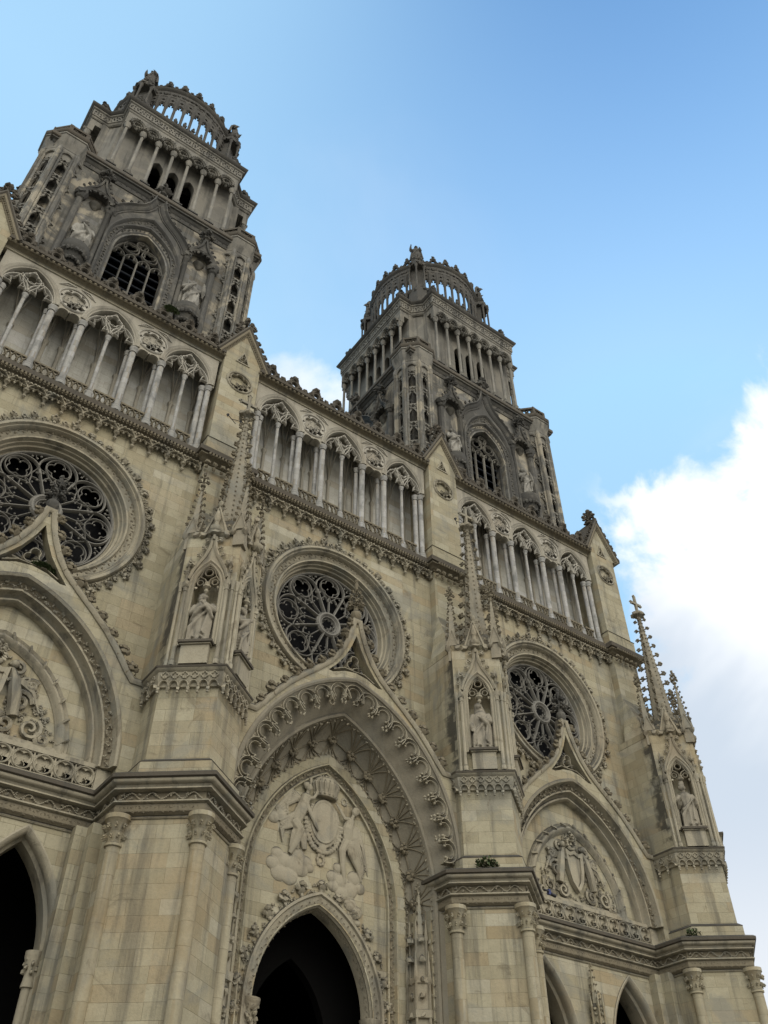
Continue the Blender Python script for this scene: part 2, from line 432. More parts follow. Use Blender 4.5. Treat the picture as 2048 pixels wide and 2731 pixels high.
def leaves(mb, path, step, size, y, fr=None, off=0.0, wave=0.35, closed=False):
    for i, (p, d) in enumerate(resample(path, step, closed)):
        nrm = np.array([-d[1], d[0]]); q = p + nrm * (off + size * wave * (1 if i % 2 else -1))
        a = rng.rand() * 6.28
        t = np.array([math.cos(a), 0, math.sin(a)]); b = np.array([-math.sin(a), 0, math.cos(a)])
        place(mb, LEAF[rng.randint(8)], (q[0], y, q[1]), t, b, size * (.8 + .4 * rng.rand()), fr)
def leavesh(mb, path, step, size, z, out=0.0, fr=None, wave=0.3, closed=False):   # along a plan line (x,y)
    for i, (p, d) in enumerate(resample(path, step, closed)):
        nrm = np.array([-d[1], d[0]]); q = p + nrm * out
        a = rng.rand() * 6.28
        t3 = np.array([d[0], d[1], 0.0]); z3 = np.array([0, 0, 1.0])
        t = t3 * math.cos(a) + z3 * math.sin(a); b = -t3 * math.sin(a) + z3 * math.cos(a)
        place(mb, LEAF[rng.randint(8)], (q[0], q[1], z + size * wave * (1 if i % 2 else -1)), t, b, size * (.8 + .4 * rng.rand()), fr)

def arch(w, h, z0, n=12, leg=None, x0=0.0):
    R = (w * w + h * h) / (2 * w); c = w - R; a = math.atan2(h, -c)
    right = [(c + R * math.cos(a * i / n), z0 + R * math.sin(a * i / n)) for i in range(n + 1)]
    pts = [(-x, z) for x, z in right] + right[::-1][1:]
    if leg is not None: pts = [(-w, leg)] + pts + [(w, leg)]
    return [(x + x0, z) for x, z in pts]
def circ(cx, cz, r, n=24):
    return [(cx + r * math.cos(2 * math.pi * i / n), cz + r * math.sin(2 * math.pi * i / n)) for i in range(n)]
def foil(cx, cz, R, k=4, rot=0.0, n=7, q=0.52):
    d = R * q; rl = R - d; b = math.cos(math.pi / k)
    t = d * b + math.sqrt(max(d * d * b * b - d * d + rl * rl, 0.0))
    out = []
    for i in range(k):
        ph = rot + 2 * math.pi * i / k
        c0 = ph - math.pi / k
        p0 = (t * math.cos(c0) - d * math.cos(ph), t * math.sin(c0) - d * math.sin(ph))
        a0 = math.atan2(p0[1], p0[0]) - ph
        while a0 > 0: a0 -= 2 * math.pi
        for j in range(n):
            a = ph + a0 + (-2 * a0) * j / n
            out.append((cx + d * math.cos(ph) + rl * math.cos(a), cz + d * math.sin(ph) + rl * math.sin(a)))
    return out
def column(h, r, cap=0.4, base=0.35, n=12, capw=1.7, basew=1.6):
    return lathe([(r * basew, 0), (r * basew, base * .35), (r * basew * .9, base * .45), (r * basew * .92, base * .6), (r * 1.15, base * .8), (r, base),
                  (r * .97, h - cap), (r * 1.25, h - cap), (r * 1.25, h - cap * .88), (r * 1.0, h - cap * .82), (r * 1.15, h - cap * .45), (r * capw, h - cap * .18), (r * capw, h), (0.01, h)], n)
def finial(mb, c, z0, h, s, fr=None):
    x, y = c
    mb.add(*lathe([(s * .16, z0), (s * .12, z0 + h * .2), (s * .30, z0 + h * .26), (s * .30, z0 + h * .31), (s * .11, z0 + h * .36), (s * .10, z0 + h * .8), (s * .2, z0 + h * .88), (0.01, z0 + h)], 8, c), fr)
    for k in range(4):
        a = math.pi / 2 * k + .4
        for (zz, ss) in ((.48, .72), (.72, .5)):
            place(mb, CROCK[rng.randint(6)], (x + .05 * s * math.cos(a), y + .05 * s * math.sin(a), z0 + h * zz), (0, 0, 1), (math.cos(a), math.sin(a), .35), s * ss, fr)
    mb.add(*blob((x, y, z0 + h * .97), (s * .2, s * .2, s * .22), ICO0, .2), fr)
def spire(mb, c, w, z0, z1, sides=4, rot=math.pi / 4, tip=0.05, ck=0.0, step=0.7, fr=None):
    mb.add(*lathe([(w, z0), (tip, z1)], sides, c, rot), fr)
    if ck:
        old = mb.cur; mb.use('carve')
        n = max(2, int((z1 - z0) / step))
        for k in range(sides):
            a = rot + 2 * math.pi * k / sides
            for i in range(n):
                t = (i + .5) / n; r = w + (tip - w) * t
                place(mb, CROCK[rng.randint(6)], (c[0] + r * math.cos(a), c[1] + r * math.sin(a), z0 + (z1 - z0) * t), (0, 0, 1), (math.cos(a), math.sin(a), .1), ck * (1.1 - .4 * t), fr)
        mb.cur = old
def remesh_obj(mb, vox, smooth_it=2):
    me = mb.mesh('tmp'); o = bpy.data.objects.new('tmp', me); COL.objects.link(o)
    m = o.modifiers.new('r', 'REMESH'); m.mode = 'VOXEL'; m.voxel_size = vox
    if smooth_it:
        sm = o.modifiers.new('s', 'SMOOTH'); sm.factor = 0.5; sm.iterations = smooth_it
    dg = bpy.context.evaluated_depsgraph_get(); dg.update()
    res = bpy.data.meshes.new_from_object(o.evaluated_get(dg))
    bpy.data.objects.remove(o); bpy.data.meshes.remove(me)
    return res

# ------------------------------------------------------------------ ground
g = MB(); g.add([(-3000, -3000, 0), (3000, -3000, 0), (3000, 3000, 0), (-3000, 3000, 0)], [(0, 1, 2, 3)])
o = part('plaza', g, 'plaza', None); tag(o, None, None, kind='structure')

# ------------------------------------------------------------------ the cathedral
cath = bpy.data.objects.new('cathedral', None); COL.objects.link(cath)
tag(cath, 'great pale limestone gothic cathedral with rose windows and two blackened openwork towers', 'cathedral')
BAY = 14.42
BX = (-BAY, 0.0, BAY)
PX = (-1.5 * BAY, -.5 * BAY, .5 * BAY, 1.5 * BAY)
ROSEZ = 27.44

# ---- bay walls
def bay_wall(x0, side):
    m = MB()
    hole = circ(0, ROSEZ, 4.02, 72)
    if side: m.add(*plate([(-6.3, 15.45), (6.3, 15.45), (6.3, 34.0), (-6.3, 34.0)], [hole], -.9, 0))
    else: m.add(*plate([(-6.3, 0)] + arch(4.72, 7.2, 14.4, 16, 0.0) + [(6.3, 0), (6.3, 34.0), (-6.3, 34.0)], [hole], -.45, 0))
    if side:
        a1 = arch(1.62, 3.4, 10.45, 10, 0.0, -2.75); a2 = arch(1.62, 3.4, 10.45, 10, 0.0, 2.75)
        outer = [(-6.3, 0)] + a1 + a2 + [(6.3, 0), (6.3, 15.45), (-6.3, 15.45)]
        m.add(*plate(outer, [], -1.2, 0))
    return m
bw = part('facade_wall', bay_wall(0, True), 'wall', cath, (BX[0], 0, 0))
copy_tree(bw, cath, (BX[2], 0, 0))
part('facade_wall', bay_wall(0, False), 'wall', cath, (0, 0, 0))
# flank walls, nave and roof far behind, so the building closes from the sides
for b in (box(22.2, 23.2, -16, 0, 0, 33.5), box(-23.2, -22.2, -16, 0, 0, 33.5), box(-23.2, 23.2, -17, -16, 0, 38.5)):
    m = MB(); m.add(*b); part('flank_wall', m, 'wall', cath)
m = MB(); m.add(*box(-22.2, 22.2, -16, -3.0, 33.0, 33.8)); part('terrace_roof', m, 'dark', cath)

# ---- rose window
def rose():
    m = MB()
    prof = [(4.16, -.3), (4.16, .16), (4.10, .24), (3.98, .24), (3.92, .12), (3.86, .14), (3.80, .05), (3.76, -.10), (3.50, -.16), (3.44, -.06), (3.36, -.06),
            (3.30, -.26), (3.24, -.26), (3.20, -.42), (3.12, -.44), (3.08, -.66), (3.0, -.66), (3.0, -.95), (3.9, -.95)]
    m.add(*ring(prof, 96, 0, 0))
    m.use('carve'); leaves(m, circ(0, 0, 3.63, 96), .19, .15, .0, closed=True); m.use(None)
    for i, (p, d) in enumerate(resample(circ(0, 0, 4.16, 96), .43, True)):
        nr = np.array([d[1], -d[0]]); up = np.array(d) * (1 if d[1] > 0 else -1); hi = i % 2
        for k in range(3):
            q = p + nr * (.10 + .10 * (k == 1)) + np.array(d) * (k - 1) * .15
            place(m, LEAF[rng.randint(8)], (q[0], .08, q[1]), (d[0], 0, d[1]), (nr[0], 0, nr[1]), .21 * (.8 + .5 * rng.rand()))
        q = p + nr * (.04 + .05 * hi)
        place(m, CROCK[rng.randint(6)], (q[0], .08, q[1]), (up[0], 0, up[1]), (nr[0], .1, nr[1]), (.50 if hi else .36) * (.85 + .3 * rng.rand()))
    ro = part('rose_window', m, 'trim', cath, (BX[0], 0, ROSEZ))
    # tracery of eight petals round a foiled hub, two lights to a petal
    m = MB(); yb, yf = -.76, -.60
    N = 8
    def rotp(path, a):
        c, s = math.cos(a), math.sin(a)
        return [(x * c - z * s, x * s + z * c) for x, z in path]
    m.add(*bar(circ(0, 0, .60, 36), .12, yb, yf + .08, True)); m.add(*bar(circ(0, 0, .44, 36), .05, yb, yf, True))
    m.add(*bar(foil(0, 0, .37, 8, .2, 4, .70), .022, yb, yf - .08, True))
    th = math.pi / N
    for i in range(N):
        a = 2 * math.pi * i / N
        pr = (1.82 * math.sin(th), 1.82 * math.cos(th))
        head = [(-pr[0] * .93, pr[1])] + [(.86 * math.cos(t), 2.16 + .76 * math.sin(t)) for t in np.linspace(math.pi * 1.06, -.06 * math.pi, 19)] + [(pr[0] * .93, pr[1])]
        m.add(*bar(rotp(head, a), .050, yb, yf + .02))
        m.add(*bar([(.66 * math.sin(-a - th), .66 * math.cos(-a - th)), (1.90 * math.sin(-a - th), 1.90 * math.cos(-a - th))], .056, yb, yf + .05))
        m.add(*bar(rotp(circ(0, 2.30, .56, 24), a), .032, yb, yf - .04, True))
        m.add(*bar(rotp(foil(0, 2.30, .52, 4, math.pi / 4 * 0, 6), a), .022, yb, yf - .10, True))
        m.add(*bar(rotp([(0, .66), (0, 1.36)], a), .038, yb, yf - .02))
        for sg in (-1, 1):
            m.add(*bar(rotp([(0, 1.34), (sg * .10, 1.52), (sg * .27, 1.68), (sg * .42, 1.54), (sg * .50, 1.36)], a), .032, yb, yf - .05))
            m.add(*bar(rotp([(sg * .27, 1.66), (sg * .40, 1.86), (sg * .76, 1.98)], a), .026, yb, yf - .06))
            m.add(*bar(rotp([(sg * .06, 1.50), (0, 1.76)], a), .022, yb, yf - .06))
            for (bx_, bz_) in ((.13, 1.40), (.38, 1.42), (.16, 2.30 + .16 * sg), (.58, 1.78)):
                p = rotp([(sg * bx_, bz_)], a)[0]
                m.add(*blob((p[0], yf - .05, p[1]), (.05, .05, .05), ICO0, 0))
        b = a + th
        for sx in (-.20, .0, .20):
            p = rotp([(sx, 2.78 - .12 * (sx == 0))], b)[0]; m.add(*blob((p[0], yf - .06, p[1]), (.06, .05, .06), ICO0, 0))
            m.add(*bar(rotp([(sx, 2.95), (sx, 2.78 - .12 * (sx == 0))], b), .025, yb, yf - .1))
    m.add(*bar(circ(0, 0, 2.97, 72), .06, yb, yf, True))
    part('rose_tracery', m, 'rose', ro)
    m = MB(); m.add(*ring([(.01, -1.6), (3.6, -1.6), (3.6, -.96), (3.62, -.96), (3.62, -1.64), (.01, -1.64)], 64)); part('rose_glass', m, 'glass', ro)
    return ro
rw = rose()
for x in BX[1:]: copy_tree(rw, cath, (x, 0, ROSEZ))

# ---- portals
OGH = [(4.78, 19.86), (4.45, 20.25), (4.0, 20.85), (3.35, 21.6), (2.65, 22.25), (1.95, 22.85), (1.35, 23.4), (.9, 24.0), (.55, 24.7), (.3, 25.4), (.13, 26.1)]
def gable_outline(dx=0.0, dz=0.0):
    return [(-x - dx, z + dz) for x, z in OGH] + [(x + dx, z + dz) for x, z in OGH[::-1]]
def gable(y, name, x0, w, h, z0, zbase, fin_h, fin_s):
    """ogee hood over a portal: slab with the arch opening, hood mould, crockets, finial, pierced spandrel"""
    m = MB()
    top = gable_outline()
    outer = [(-5.5, zbase), (-5.5, 19.86)] + top + [(5.5, 19.86), (5.5, zbase)]
    ah = arch(w, h, z0, 18)
    outer = outer + [(w, zbase)] + [(p[0], p[1]) for p in ah[::-1]] + [(-w, zbase)] if zbase < z0 else outer + ah[::-1]
    az = z0 + h
    tri = [(0, 25.35), (-.24, 24.7), (-.60, 23.98), (-1.05, 23.38), (-1.45, az + .12 if az > 22.82 else 22.92), (-1.2, az - .02 + .12), (-.6, az + .36), (0, az + .46), (.6, az + .36), (1.2, az + .10), (1.45, az + .12 if az > 22.82 else 22.92), (1.05, 23.38), (.60, 23.98), (.24, 24.7)]
    m.add(*plate(outer, [tri], y - .5, y))
    # returns so the hood stands on the wall below the slope
    m.add(*box(-5.5, -w - .03, 0, y - .003, zbase, 19.82)); m.add(*box(w + .03, 5.5, 0, y - .003, zbase, 19.82))
    gb = part('portal_gable', m, 'wall' if name != 'c' else 'wall', cath, (x0, 0, 0))
    m = MB()
    hood = [(-5.52, 19.86)] + top + [(5.52, 19.86)]
    m.add(*sweep(hood, [(-.10, y - .01), (-.10, y + .06), (-.03, y + .12), (.07, y + .14), (.14, y + .09), (.14, y - .36), (.02, y - .40)]))
    m.use('dark')
    hood2 = [(-5.52, 20.01)] + [(p[0], p[1] + .0) for p in gable_outline(.08, .11)] + [(5.52, 20.01)]
    m.add(*sweep(hood2[:len(hood2) // 2 + 0], [(.0, y - .36), (.0, y + .05), (.06, y - .02), (.07, y - .34)]))
    m.add(*sweep(hood2[len(hood2) // 2:], [(.0, y - .36), (.0, y + .05), (.06, y - .02), (.07, y - .34)]))
    m.use('carve')
    for half in (top[:len(OGH)], top[len(OGH):]):
        crockets(m, half, .80, .62, y + .04, off=-.06)
        leaves(m, half, .30, .17, y + .05, off=.20, wave=.15)
    part('crocketed_hood', m, 'trim', gb)
    m = MB(); finial(m, (0, y - .12), 25.9, fin_h, fin_s)
    m.add(*lathe([(.14, 25.8), (.12, 26.2), (.20, 26.3), (.27, 26.5), (.25, 26.68), (.13, 26.8), (.10, 27.1), (.01, 27.12)], 8, (0, y - .12)))
    for k in range(6):
        aa = k * 1.047; place(m, CROCK[rng.randint(6)], (.12 * math.cos(aa), y - .12 + .12 * math.sin(aa), 27.05), (0, 0, 1), (math.cos(aa), math.sin(aa), .9), .40)
        place(m, CROCK[rng.randint(6)], (.1 * math.cos(aa), y - .12 + .1 * math.sin(aa), 27.55), (0, 0, 1), (math.cos(aa), math.sin(aa), 1.2), .32)
    part('finial', m, 'tower' if name == 's' else 'carve', gb)
    m = MB()
    m.add(*bar(foil(0, az + .98, .42, 3, math.pi / 2, 6, .5), .045, y - .45, y - .12, True))
    m.add(*bar([(-1.1, az + .35), (-.55, az + .62), (0, az + .60)], .05, y - .45, y - .1)); m.add(*bar([(0, az + .60), (.55, az + .62), (1.1, az + .35)], .05, y - .45, y - .1))
    part('pierced_trefoil', m, 'trim', gb)
    return gb

def quatre_band(m, x0, x1, z0, z1, y0, y1):
    n = int(round((x1 - x0) / (z1 - z0))); p = (x1 - x0) / n; r = (z1 - z0) / 2
    for i in range(n):
        cx = x0 + (i + .5) * p; cz = (z0 + z1) / 2
        m.add(*plate([(cx - p / 2, z0), (cx + p / 2, z0), (cx + p / 2, z1), (cx - p / 2, z1)],
                     [foil(cx, cz, r * .84, 4, math.pi / 4, 6, .55)] + [[(cx + sx * (p / 2 - .02), cz + sz * (r - .02)), (cx + sx * (p / 2 - .14), cz + sz * (r - .03)), (cx + sx * (p / 2 - .03), cz + sz * (r - .14))] for sx in (-1, 1) for sz in (-1, 1)], y0, y1))
        m.add(*bar(circ(cx, cz, r * .93, 20), .035, y1 - .02, y1 + .05, True))
def scroll(m, cx, cz, r, y, sg=1, turns=1.6, rad=.09, a0=0.0):
    path = []; rr = []
    for t in np.linspace(0, 1, 18):
        a = a0 + sg * turns * 2 * math.pi * t; q = r * (1 - .82 * t)
        path.append((cx + q * math.cos(a), y + .05 * t, cz + q * math.sin(a))); rr.append(rad * (1 - .45 * t))
    m.add(*tube(path, rr, 5))
def side_relief(seed):
    """heraldic carving of a blank shield among scrolls and leaves"""
    m = MB(); r2 = np.random.RandomState(seed)
    sh = [(-.52, 19.15), (-.30, 19.05), (0, 19.18), (.30, 19.05), (.52, 19.15), (.46, 18.3), (.30, 17.7), (0, 17.3), (-.30, 17.7), (-.46, 18.3)]
    m.add(*plate(sh, [], 0, .16)); m.add(*sweep(sh, [(-.10, .05), (-.10, .24), (.06, .27), (.08, .05)], True))
    for sg in (-1, 1):
        for (cx, cz, r, s2, a0) in ((1.25, 18.15, .46, 1, 0), (1.85, 17.25, .42, -1, 1), (.95, 17.2, .36, 1, 2), (.85, 19.35, .30, -1, 3), (1.5, 18.85, .25, 1, .5), (2.35, 16.95, .26, 1, 2.2)):
            scroll(m, sg * cx, cz, r, .08, s2 * sg, 1.5, .10, a0 if sg > 0 else math.pi - a0)
        # supporting figure: body, wing and raised arm in low relief
        m.add(*tube([(sg * 1.15, .10, 17.5), (sg * 1.0, .14, 18.3), (sg * .82, .13, 18.95), (sg * .66, .12, 19.3)], [.20, .24, .19, .09], 7))
        m.add(*blob((sg * .70, .17, 19.45), (.15, .15, .18), ICO1, .05))
        m.add(*tube([(sg * .82, .14, 18.95), (sg * .60, .2, 18.75), (sg * .42, .2, 18.95)], [.09, .07, .06], 6))
        for k in range(4):
            m.add(*tube([(sg * .95, .08, 18.9), (sg * (1.3 + .1 * k), .10, 19.1 - .17 * k), (sg * (1.65 + .12 * k), .07, 18.75 - .28 * k)], [.09, .08, .04], 5))
    for i in range(14):
        a = i / 14 * math.pi * 2
        m.add(*blob((.28 * math.cos(a), .12, 19.62 + .26 * math.sin(a)), (.11, .1, .11), ICO0, .25))
    finial(m, (0, .1), 19.55, .7, .5)
    k = 0
    while k < 230:
        x = r2.uniform(-3.0, 3.0); z = r2.uniform(16.72, 20.0)
        if abs(x) < .58 and 17.2 < z < 19.3: continue
        if abs(x) > 2.95 * (1 - ((z - 16.6) / 3.75) ** 1.5): continue
        if z > 18.2 and r2.rand() < .45: continue
        a = r2.rand() * 6.28
        place(m, LEAF[r2.randint(8)], (x, .04, z), (math.cos(a), 0, math.sin(a)), (-math.sin(a), 0, math.cos(a)), r2.uniform(.14, .25)); k += 1
    return m
def side_portal(x0, seed):
    gb = gable(.90, 's', x0, 4.95, 6.3, 16.5, 15.46, 2.3, .62)
    m = MB()
    ap = arch(4.95, 6.3, 16.5, 22, 16.38)
    m.add(*sweep(ap, [(0.02, .15), (0.02, .93), (-.05, .98), (-.14, .93), (-.17, .80), (-.22, .62), (-.46, .52), (-.50, .62), (-.58, .62), (-.62, .45), (-.66, .30), (-.72, .24), (-.78, .34), (-.86, .36), (-.92, .26), (-.94, -.05), (0.02, -.05)]))
    m.use('carve'); m.add(*sweep(ap, [(-.22, .63), (-.23, .618), (-.46, .522), (-.497, .615), (-.49, .60), (-.46, .505), (-.24, .60)]))
    m.use(None); leaves(m, arch(4.60, 5.93, 16.5, 22, 16.4), .24, .19, .66, wave=.45); leaves(m, arch(4.61, 5.93, 16.5, 22, 16.4), .13, .10, .62)
    pa = part('portal_arch', m, 'trim', cath, (x0, 0, 0))
    # quatrefoil parapet and framed carved panel
    m = MB(); m.add(*box(-4.42, 4.42, 0, .30, 15.46, 16.34)); quatre_band(m, -4.415, 4.415, 15.62, 16.34, .303, .40)
    m.add(*box(-4.98, -4.42, 0, .46, 15.46, 16.34)); m.add(*box(4.42, 4.98, 0, .46, 15.46, 16.34))
    m.add(*box(-5.05, 5.05, 0, .44, 16.343, 16.50)); m.add(*box(-4.42, 4.42, .303, .43, 15.46, 15.617))
    part('quatrefoil_parapet', m, 'trim', cath, (x0, 0, 0))
    m = MB(); fr = arch(3.35, 4.1, 16.62, 16)
    m.add(*sweep(fr, [(0, 0), (0, .06), (-.05, .16), (-.14, .10), (-.22, .20), (-.31, .24), (-.40, .19), (-.46, .10), (-.52, .04), (-.52, 0)]))
    m.add(*box(-3.38, 3.38, 0, .17, 16.52, 16.70)); m.add(*box(-3.2, 3.2, 0, .10, 16.703, 16.80))
    for p, d in resample(arch(3.1, 3.85, 16.7, 16), .78):
        n = np.array([-d[1], d[0]])
        m.add(*tube([(p[0] + n[0] * .2 - d[0] * .12, .14, p[1] + n[1] * .2 - d[1] * .12), (p[0], .27, p[1]), (p[0] - n[0] * .2 + d[0] * .12, .12, p[1] - n[1] * .2 + d[1] * .12)], .055, 5))
    fp = part('tympanum_frame', m, 'trim', cath, (x0, 0, 0))
    part('heraldic_relief', side_relief(seed), 'trim', fp)
    # openings below: arch mouldings, dark interior
    for cx in (-2.75, 2.75):
        m = MB(); m.add(*sweep(arch(1.62, 3.4, 10.45, 12, 0.0, cx), [(0.0, -1.2), (.16, .05), (.10, .07), (.02, .03), (-.06, -.10), (-.05, -.35), (-.16, -.42), (-.18, -1.0), (-.1, -1.2)]))
        part('doorway_arch', m, 'trim', cath, (x0, 0, 0))
        for s in (-1, 1):
            m = MB(); m.add(*lathe([(r, z) for r, z in ((.16, 0), (.16, 9.4), (.22, 9.42), (.19, 9.6), (.17, 9.9), (.30, 10.3), (.30, 10.45))], 12, (cx + s * 1.40, -.55)))
            for k in range(14):
                aa = k * 1.8; m.add(*blob((cx + s * 1.40 + .22 * math.cos(aa), -.55 + .22 * math.sin(aa), 9.8 + .035 * k), (.08, .08, .10), ICO0, .3))
            part('doorway_shaft', m, 'trim', cath, (x0, 0, 0))
    m = MB(); pc = (0, .20)
    m.add(*lathe([(.06, 7.6), (.34, 8.0), (.34, 8.3), (.27, 8.32), (.27, 11.3), (.36, 11.36), (.36, 11.5), (.24, 11.55), (.24, 12.2), (.30, 12.24), (.16, 12.4), (.03, 14.0)], 6, pc))
    spire(m, pc, .15, 12.4, 13.9, 6, 0, .02, .13, .26); finial(m, pc, 13.75, .35, .15)
    for k in range(6):
        a = math.pi / 3 * k; c = (.31 * math.cos(a), pc[1] + .31 * math.sin(a)); m.add(*lathe([(.05, 11.2), (.05, 12.2), (.075, 12.24), (.01, 12.75)], 5, c)); m.add(*blob((c[0], c[1], 12.76), (.04, .04, .06), ICO0, .2))
        m.add(*lathe([(.04, 8.3), (.04, 11.3)], 5, c))
        a2 = a + math.pi / 6
        for zz in (11.62, 11.95, 12.15): m.add(*blob((.26 * math.cos(a2), pc[1] + .26 * math.sin(a2), zz), (.075, .075, .09), ICO0, .3))
    part('pinnacle_canopy', m, 'shaft', cath, (x0, 0, 0))
    # porch behind the two openings
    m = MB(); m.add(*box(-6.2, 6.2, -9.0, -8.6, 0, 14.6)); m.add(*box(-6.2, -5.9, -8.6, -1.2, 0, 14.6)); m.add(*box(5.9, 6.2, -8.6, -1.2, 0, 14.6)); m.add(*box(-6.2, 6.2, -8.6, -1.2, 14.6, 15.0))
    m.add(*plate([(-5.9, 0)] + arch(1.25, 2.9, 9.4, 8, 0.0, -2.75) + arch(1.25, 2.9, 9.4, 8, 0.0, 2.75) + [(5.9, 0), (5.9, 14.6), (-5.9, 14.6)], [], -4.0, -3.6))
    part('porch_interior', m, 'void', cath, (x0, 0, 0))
side_portal(BX[0], 3)
side_portal(BX[2], 5)

# cornice over the side openings
CORN = [(-.12, 14.98), (.20, 14.985), (.34, 15.02), (.34, 15.07), (.26, 15.10), (.30, 15.18), (.42, 15.22), (.46, 15.28), (.46, 15.34), (-.12, 15.36)]
CORN2 = [(-.12, 14.56), (.20, 14.563), (.27, 14.60), (.27, 14.65), (.20, 14.68), (-.12, 14.683)]
CORN3 = [(-.12, 14.10), (.04, 14.10), (.08, 14.15), (.04, 14.19), (-.12, 14.20)]
CARV = [(-.12, 14.686), (.10, 14.686), (.10, 14.977), (-.12, 14.977)]
CARV2 = [(-.12, 14.203), (.06, 14.203), (.17, 14.30), (.19, 14.45), (.16, 14.557), (-.12, 14.557)]
def cornice(m, path):
    for p in (CORN, CORN2, CORN3): m.add(*sweeph(path, p))
    m.use('carve'); m.add(*sweeph(path, CARV)); m.add(*sweeph(path, CARV2)); m.use(None); cornice_leaves(m, path)
CTOP = [(-.12, 15.362), (.48, 15.342), (.54, 15.38), (.55, 15.50), (.44, 15.58), (.1, 15.70), (-.12, 15.70)]
def cornice_leaves(m, path):
    leavesh(m, path, .27, .16, 14.82, .15, wave=.4); m.use('carve'); leavesh(m, path, .13, .13, 14.44, .17, wave=.1); leavesh(m, path, .17, .11, 14.30, .15, wave=.2); m.use(None)
    for k, (p, d) in enumerate(resample(path, .05)):       # scrolling stem
        nr = np.array([-d[1], d[0]]); q = p + nr * .16
        m.add(*blob((q[0], q[1], 14.83 + .11 * math.sin(k * .45)), (.035, .035, .035), ICO0, 0))
for x in (BX[0], BX[2]):
    m = MB(); cornice(m, [(-5.4, 0), (5.4, 0)])
    c = part('string_cornice', m, 'trim', cath, (x, 0, 0))
    m = MB(); m.add(*sweeph([(-5.4, 0), (5.4, 0)], CTOP)); part('weathered_ledge', m, 'dark', c)

# central portal
YC = 1.9
gbc = gable(YC, 'c', 0, 5.42, 6.85, 16.0, 0.0, 2.8, .55)
m = MB()
def lofta(a, ya, b, yb, nn=8, bulge=0.0):
    V = []; F = []; K = len(a)
    for i in range(nn + 1):
        t = i / nn
        for p, q in zip(a, b):
            V.append((p[0] * (1 - t) + q[0] * t, ya * (1 - t) + yb * t - bulge * math.sin(math.pi * t), p[1] * (1 - t) + q[1] * t))
    for i in range(nn):
        F += [(i * K + k, i * K + k + 1, (i + 1) * K + k + 1, (i + 1) * K + k) for k in range(K - 1)]
    return V, F
NA = 24
A0 = arch(5.42, 6.85, 16.0, NA, 0.0); A1 = arch(4.85, 7.3, 14.4, NA, 0.0); A1b = arch(4.70, 7.15, 14.4, NA, 0.0)
A2 = arch(4.00, 5.95, 14.2, NA, 0.0)
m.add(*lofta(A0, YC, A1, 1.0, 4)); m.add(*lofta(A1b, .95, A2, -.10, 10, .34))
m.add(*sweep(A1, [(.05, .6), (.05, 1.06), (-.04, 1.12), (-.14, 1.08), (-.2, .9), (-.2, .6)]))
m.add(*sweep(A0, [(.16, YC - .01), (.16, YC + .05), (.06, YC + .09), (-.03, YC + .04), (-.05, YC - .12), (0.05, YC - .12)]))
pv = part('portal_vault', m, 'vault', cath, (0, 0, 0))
m = MB()
def vpt(t, s):      # point on the splayed vault, t along the arch, s from front to back
    k = t * (len(A1b) - 1); i = min(int(k), len(A1b) - 2); f = k - i
    p = np.array(A1b[i]) * (1 - f) + np.array(A1b[i + 1]) * f; q = np.array(A2[i]) * (1 - f) + np.array(A2[i + 1]) * f
    r = p * (1 - s) + q * s
    return (r[0], .95 * (1 - s) - .10 * s - .34 * math.sin(math.pi * s) + .03, r[1])
_bt = [(k) / (len(A1b) - 1) for k in np.arange(2.2, len(A1b) - 2.2, 3.14)]
_bt = [(.0, .3)] + [0] * 0
bt = list(np.linspace(2.0, len(A1b) - 3.0, 15) / (len(A1b) - 1)); db = bt[1] - bt[0]
for tb in bt:
    p = vpt(tb, .5)
    for k in range(7):
        a = k * .9; m.add(*blob((p[0] + .17 * math.cos(a), p[1] + .07, p[2] + .17 * math.sin(a)), (.11, .10, .11), ICO0, .25))
    m.add(*blob((p[0], p[1] + .12, p[2]), (.12, .12, .12), ICO0, .1))
    for (dt, se) in ((0, 0), (.30, 0), (-.30, 0), (.62, 0), (-.62, 0), (0, 1), (.30, 1), (-.30, 1), (.62, 1), (-.62, 1), (1, .5), (-1, .5)):
        pth = []
        for i in range(9):
            u = i / 8
            t = tb + db * dt * (u ** 1.5 if se != .5 else u * .5); s = .5 + (se - .5) * u
            t = min(max(t, 0), 1)
            pth.append(vpt(t, s))
        m.add(*tube(pth, .032, 5))
# straight ribs on the jambs
for zz in (3.0, 5.5, 8.0, 10.5):
    for sg in (0, 1):
        pass
m.use('trim')
leaves(m, arch(4.66, 7.06, 14.4, NA, 0.0), .2, .15, .96); leaves(m, arch(4.06, 6.05, 14.2, NA, 0.0), .2, .15, -.02)
part('vault_rib', m, 'carve', pv)
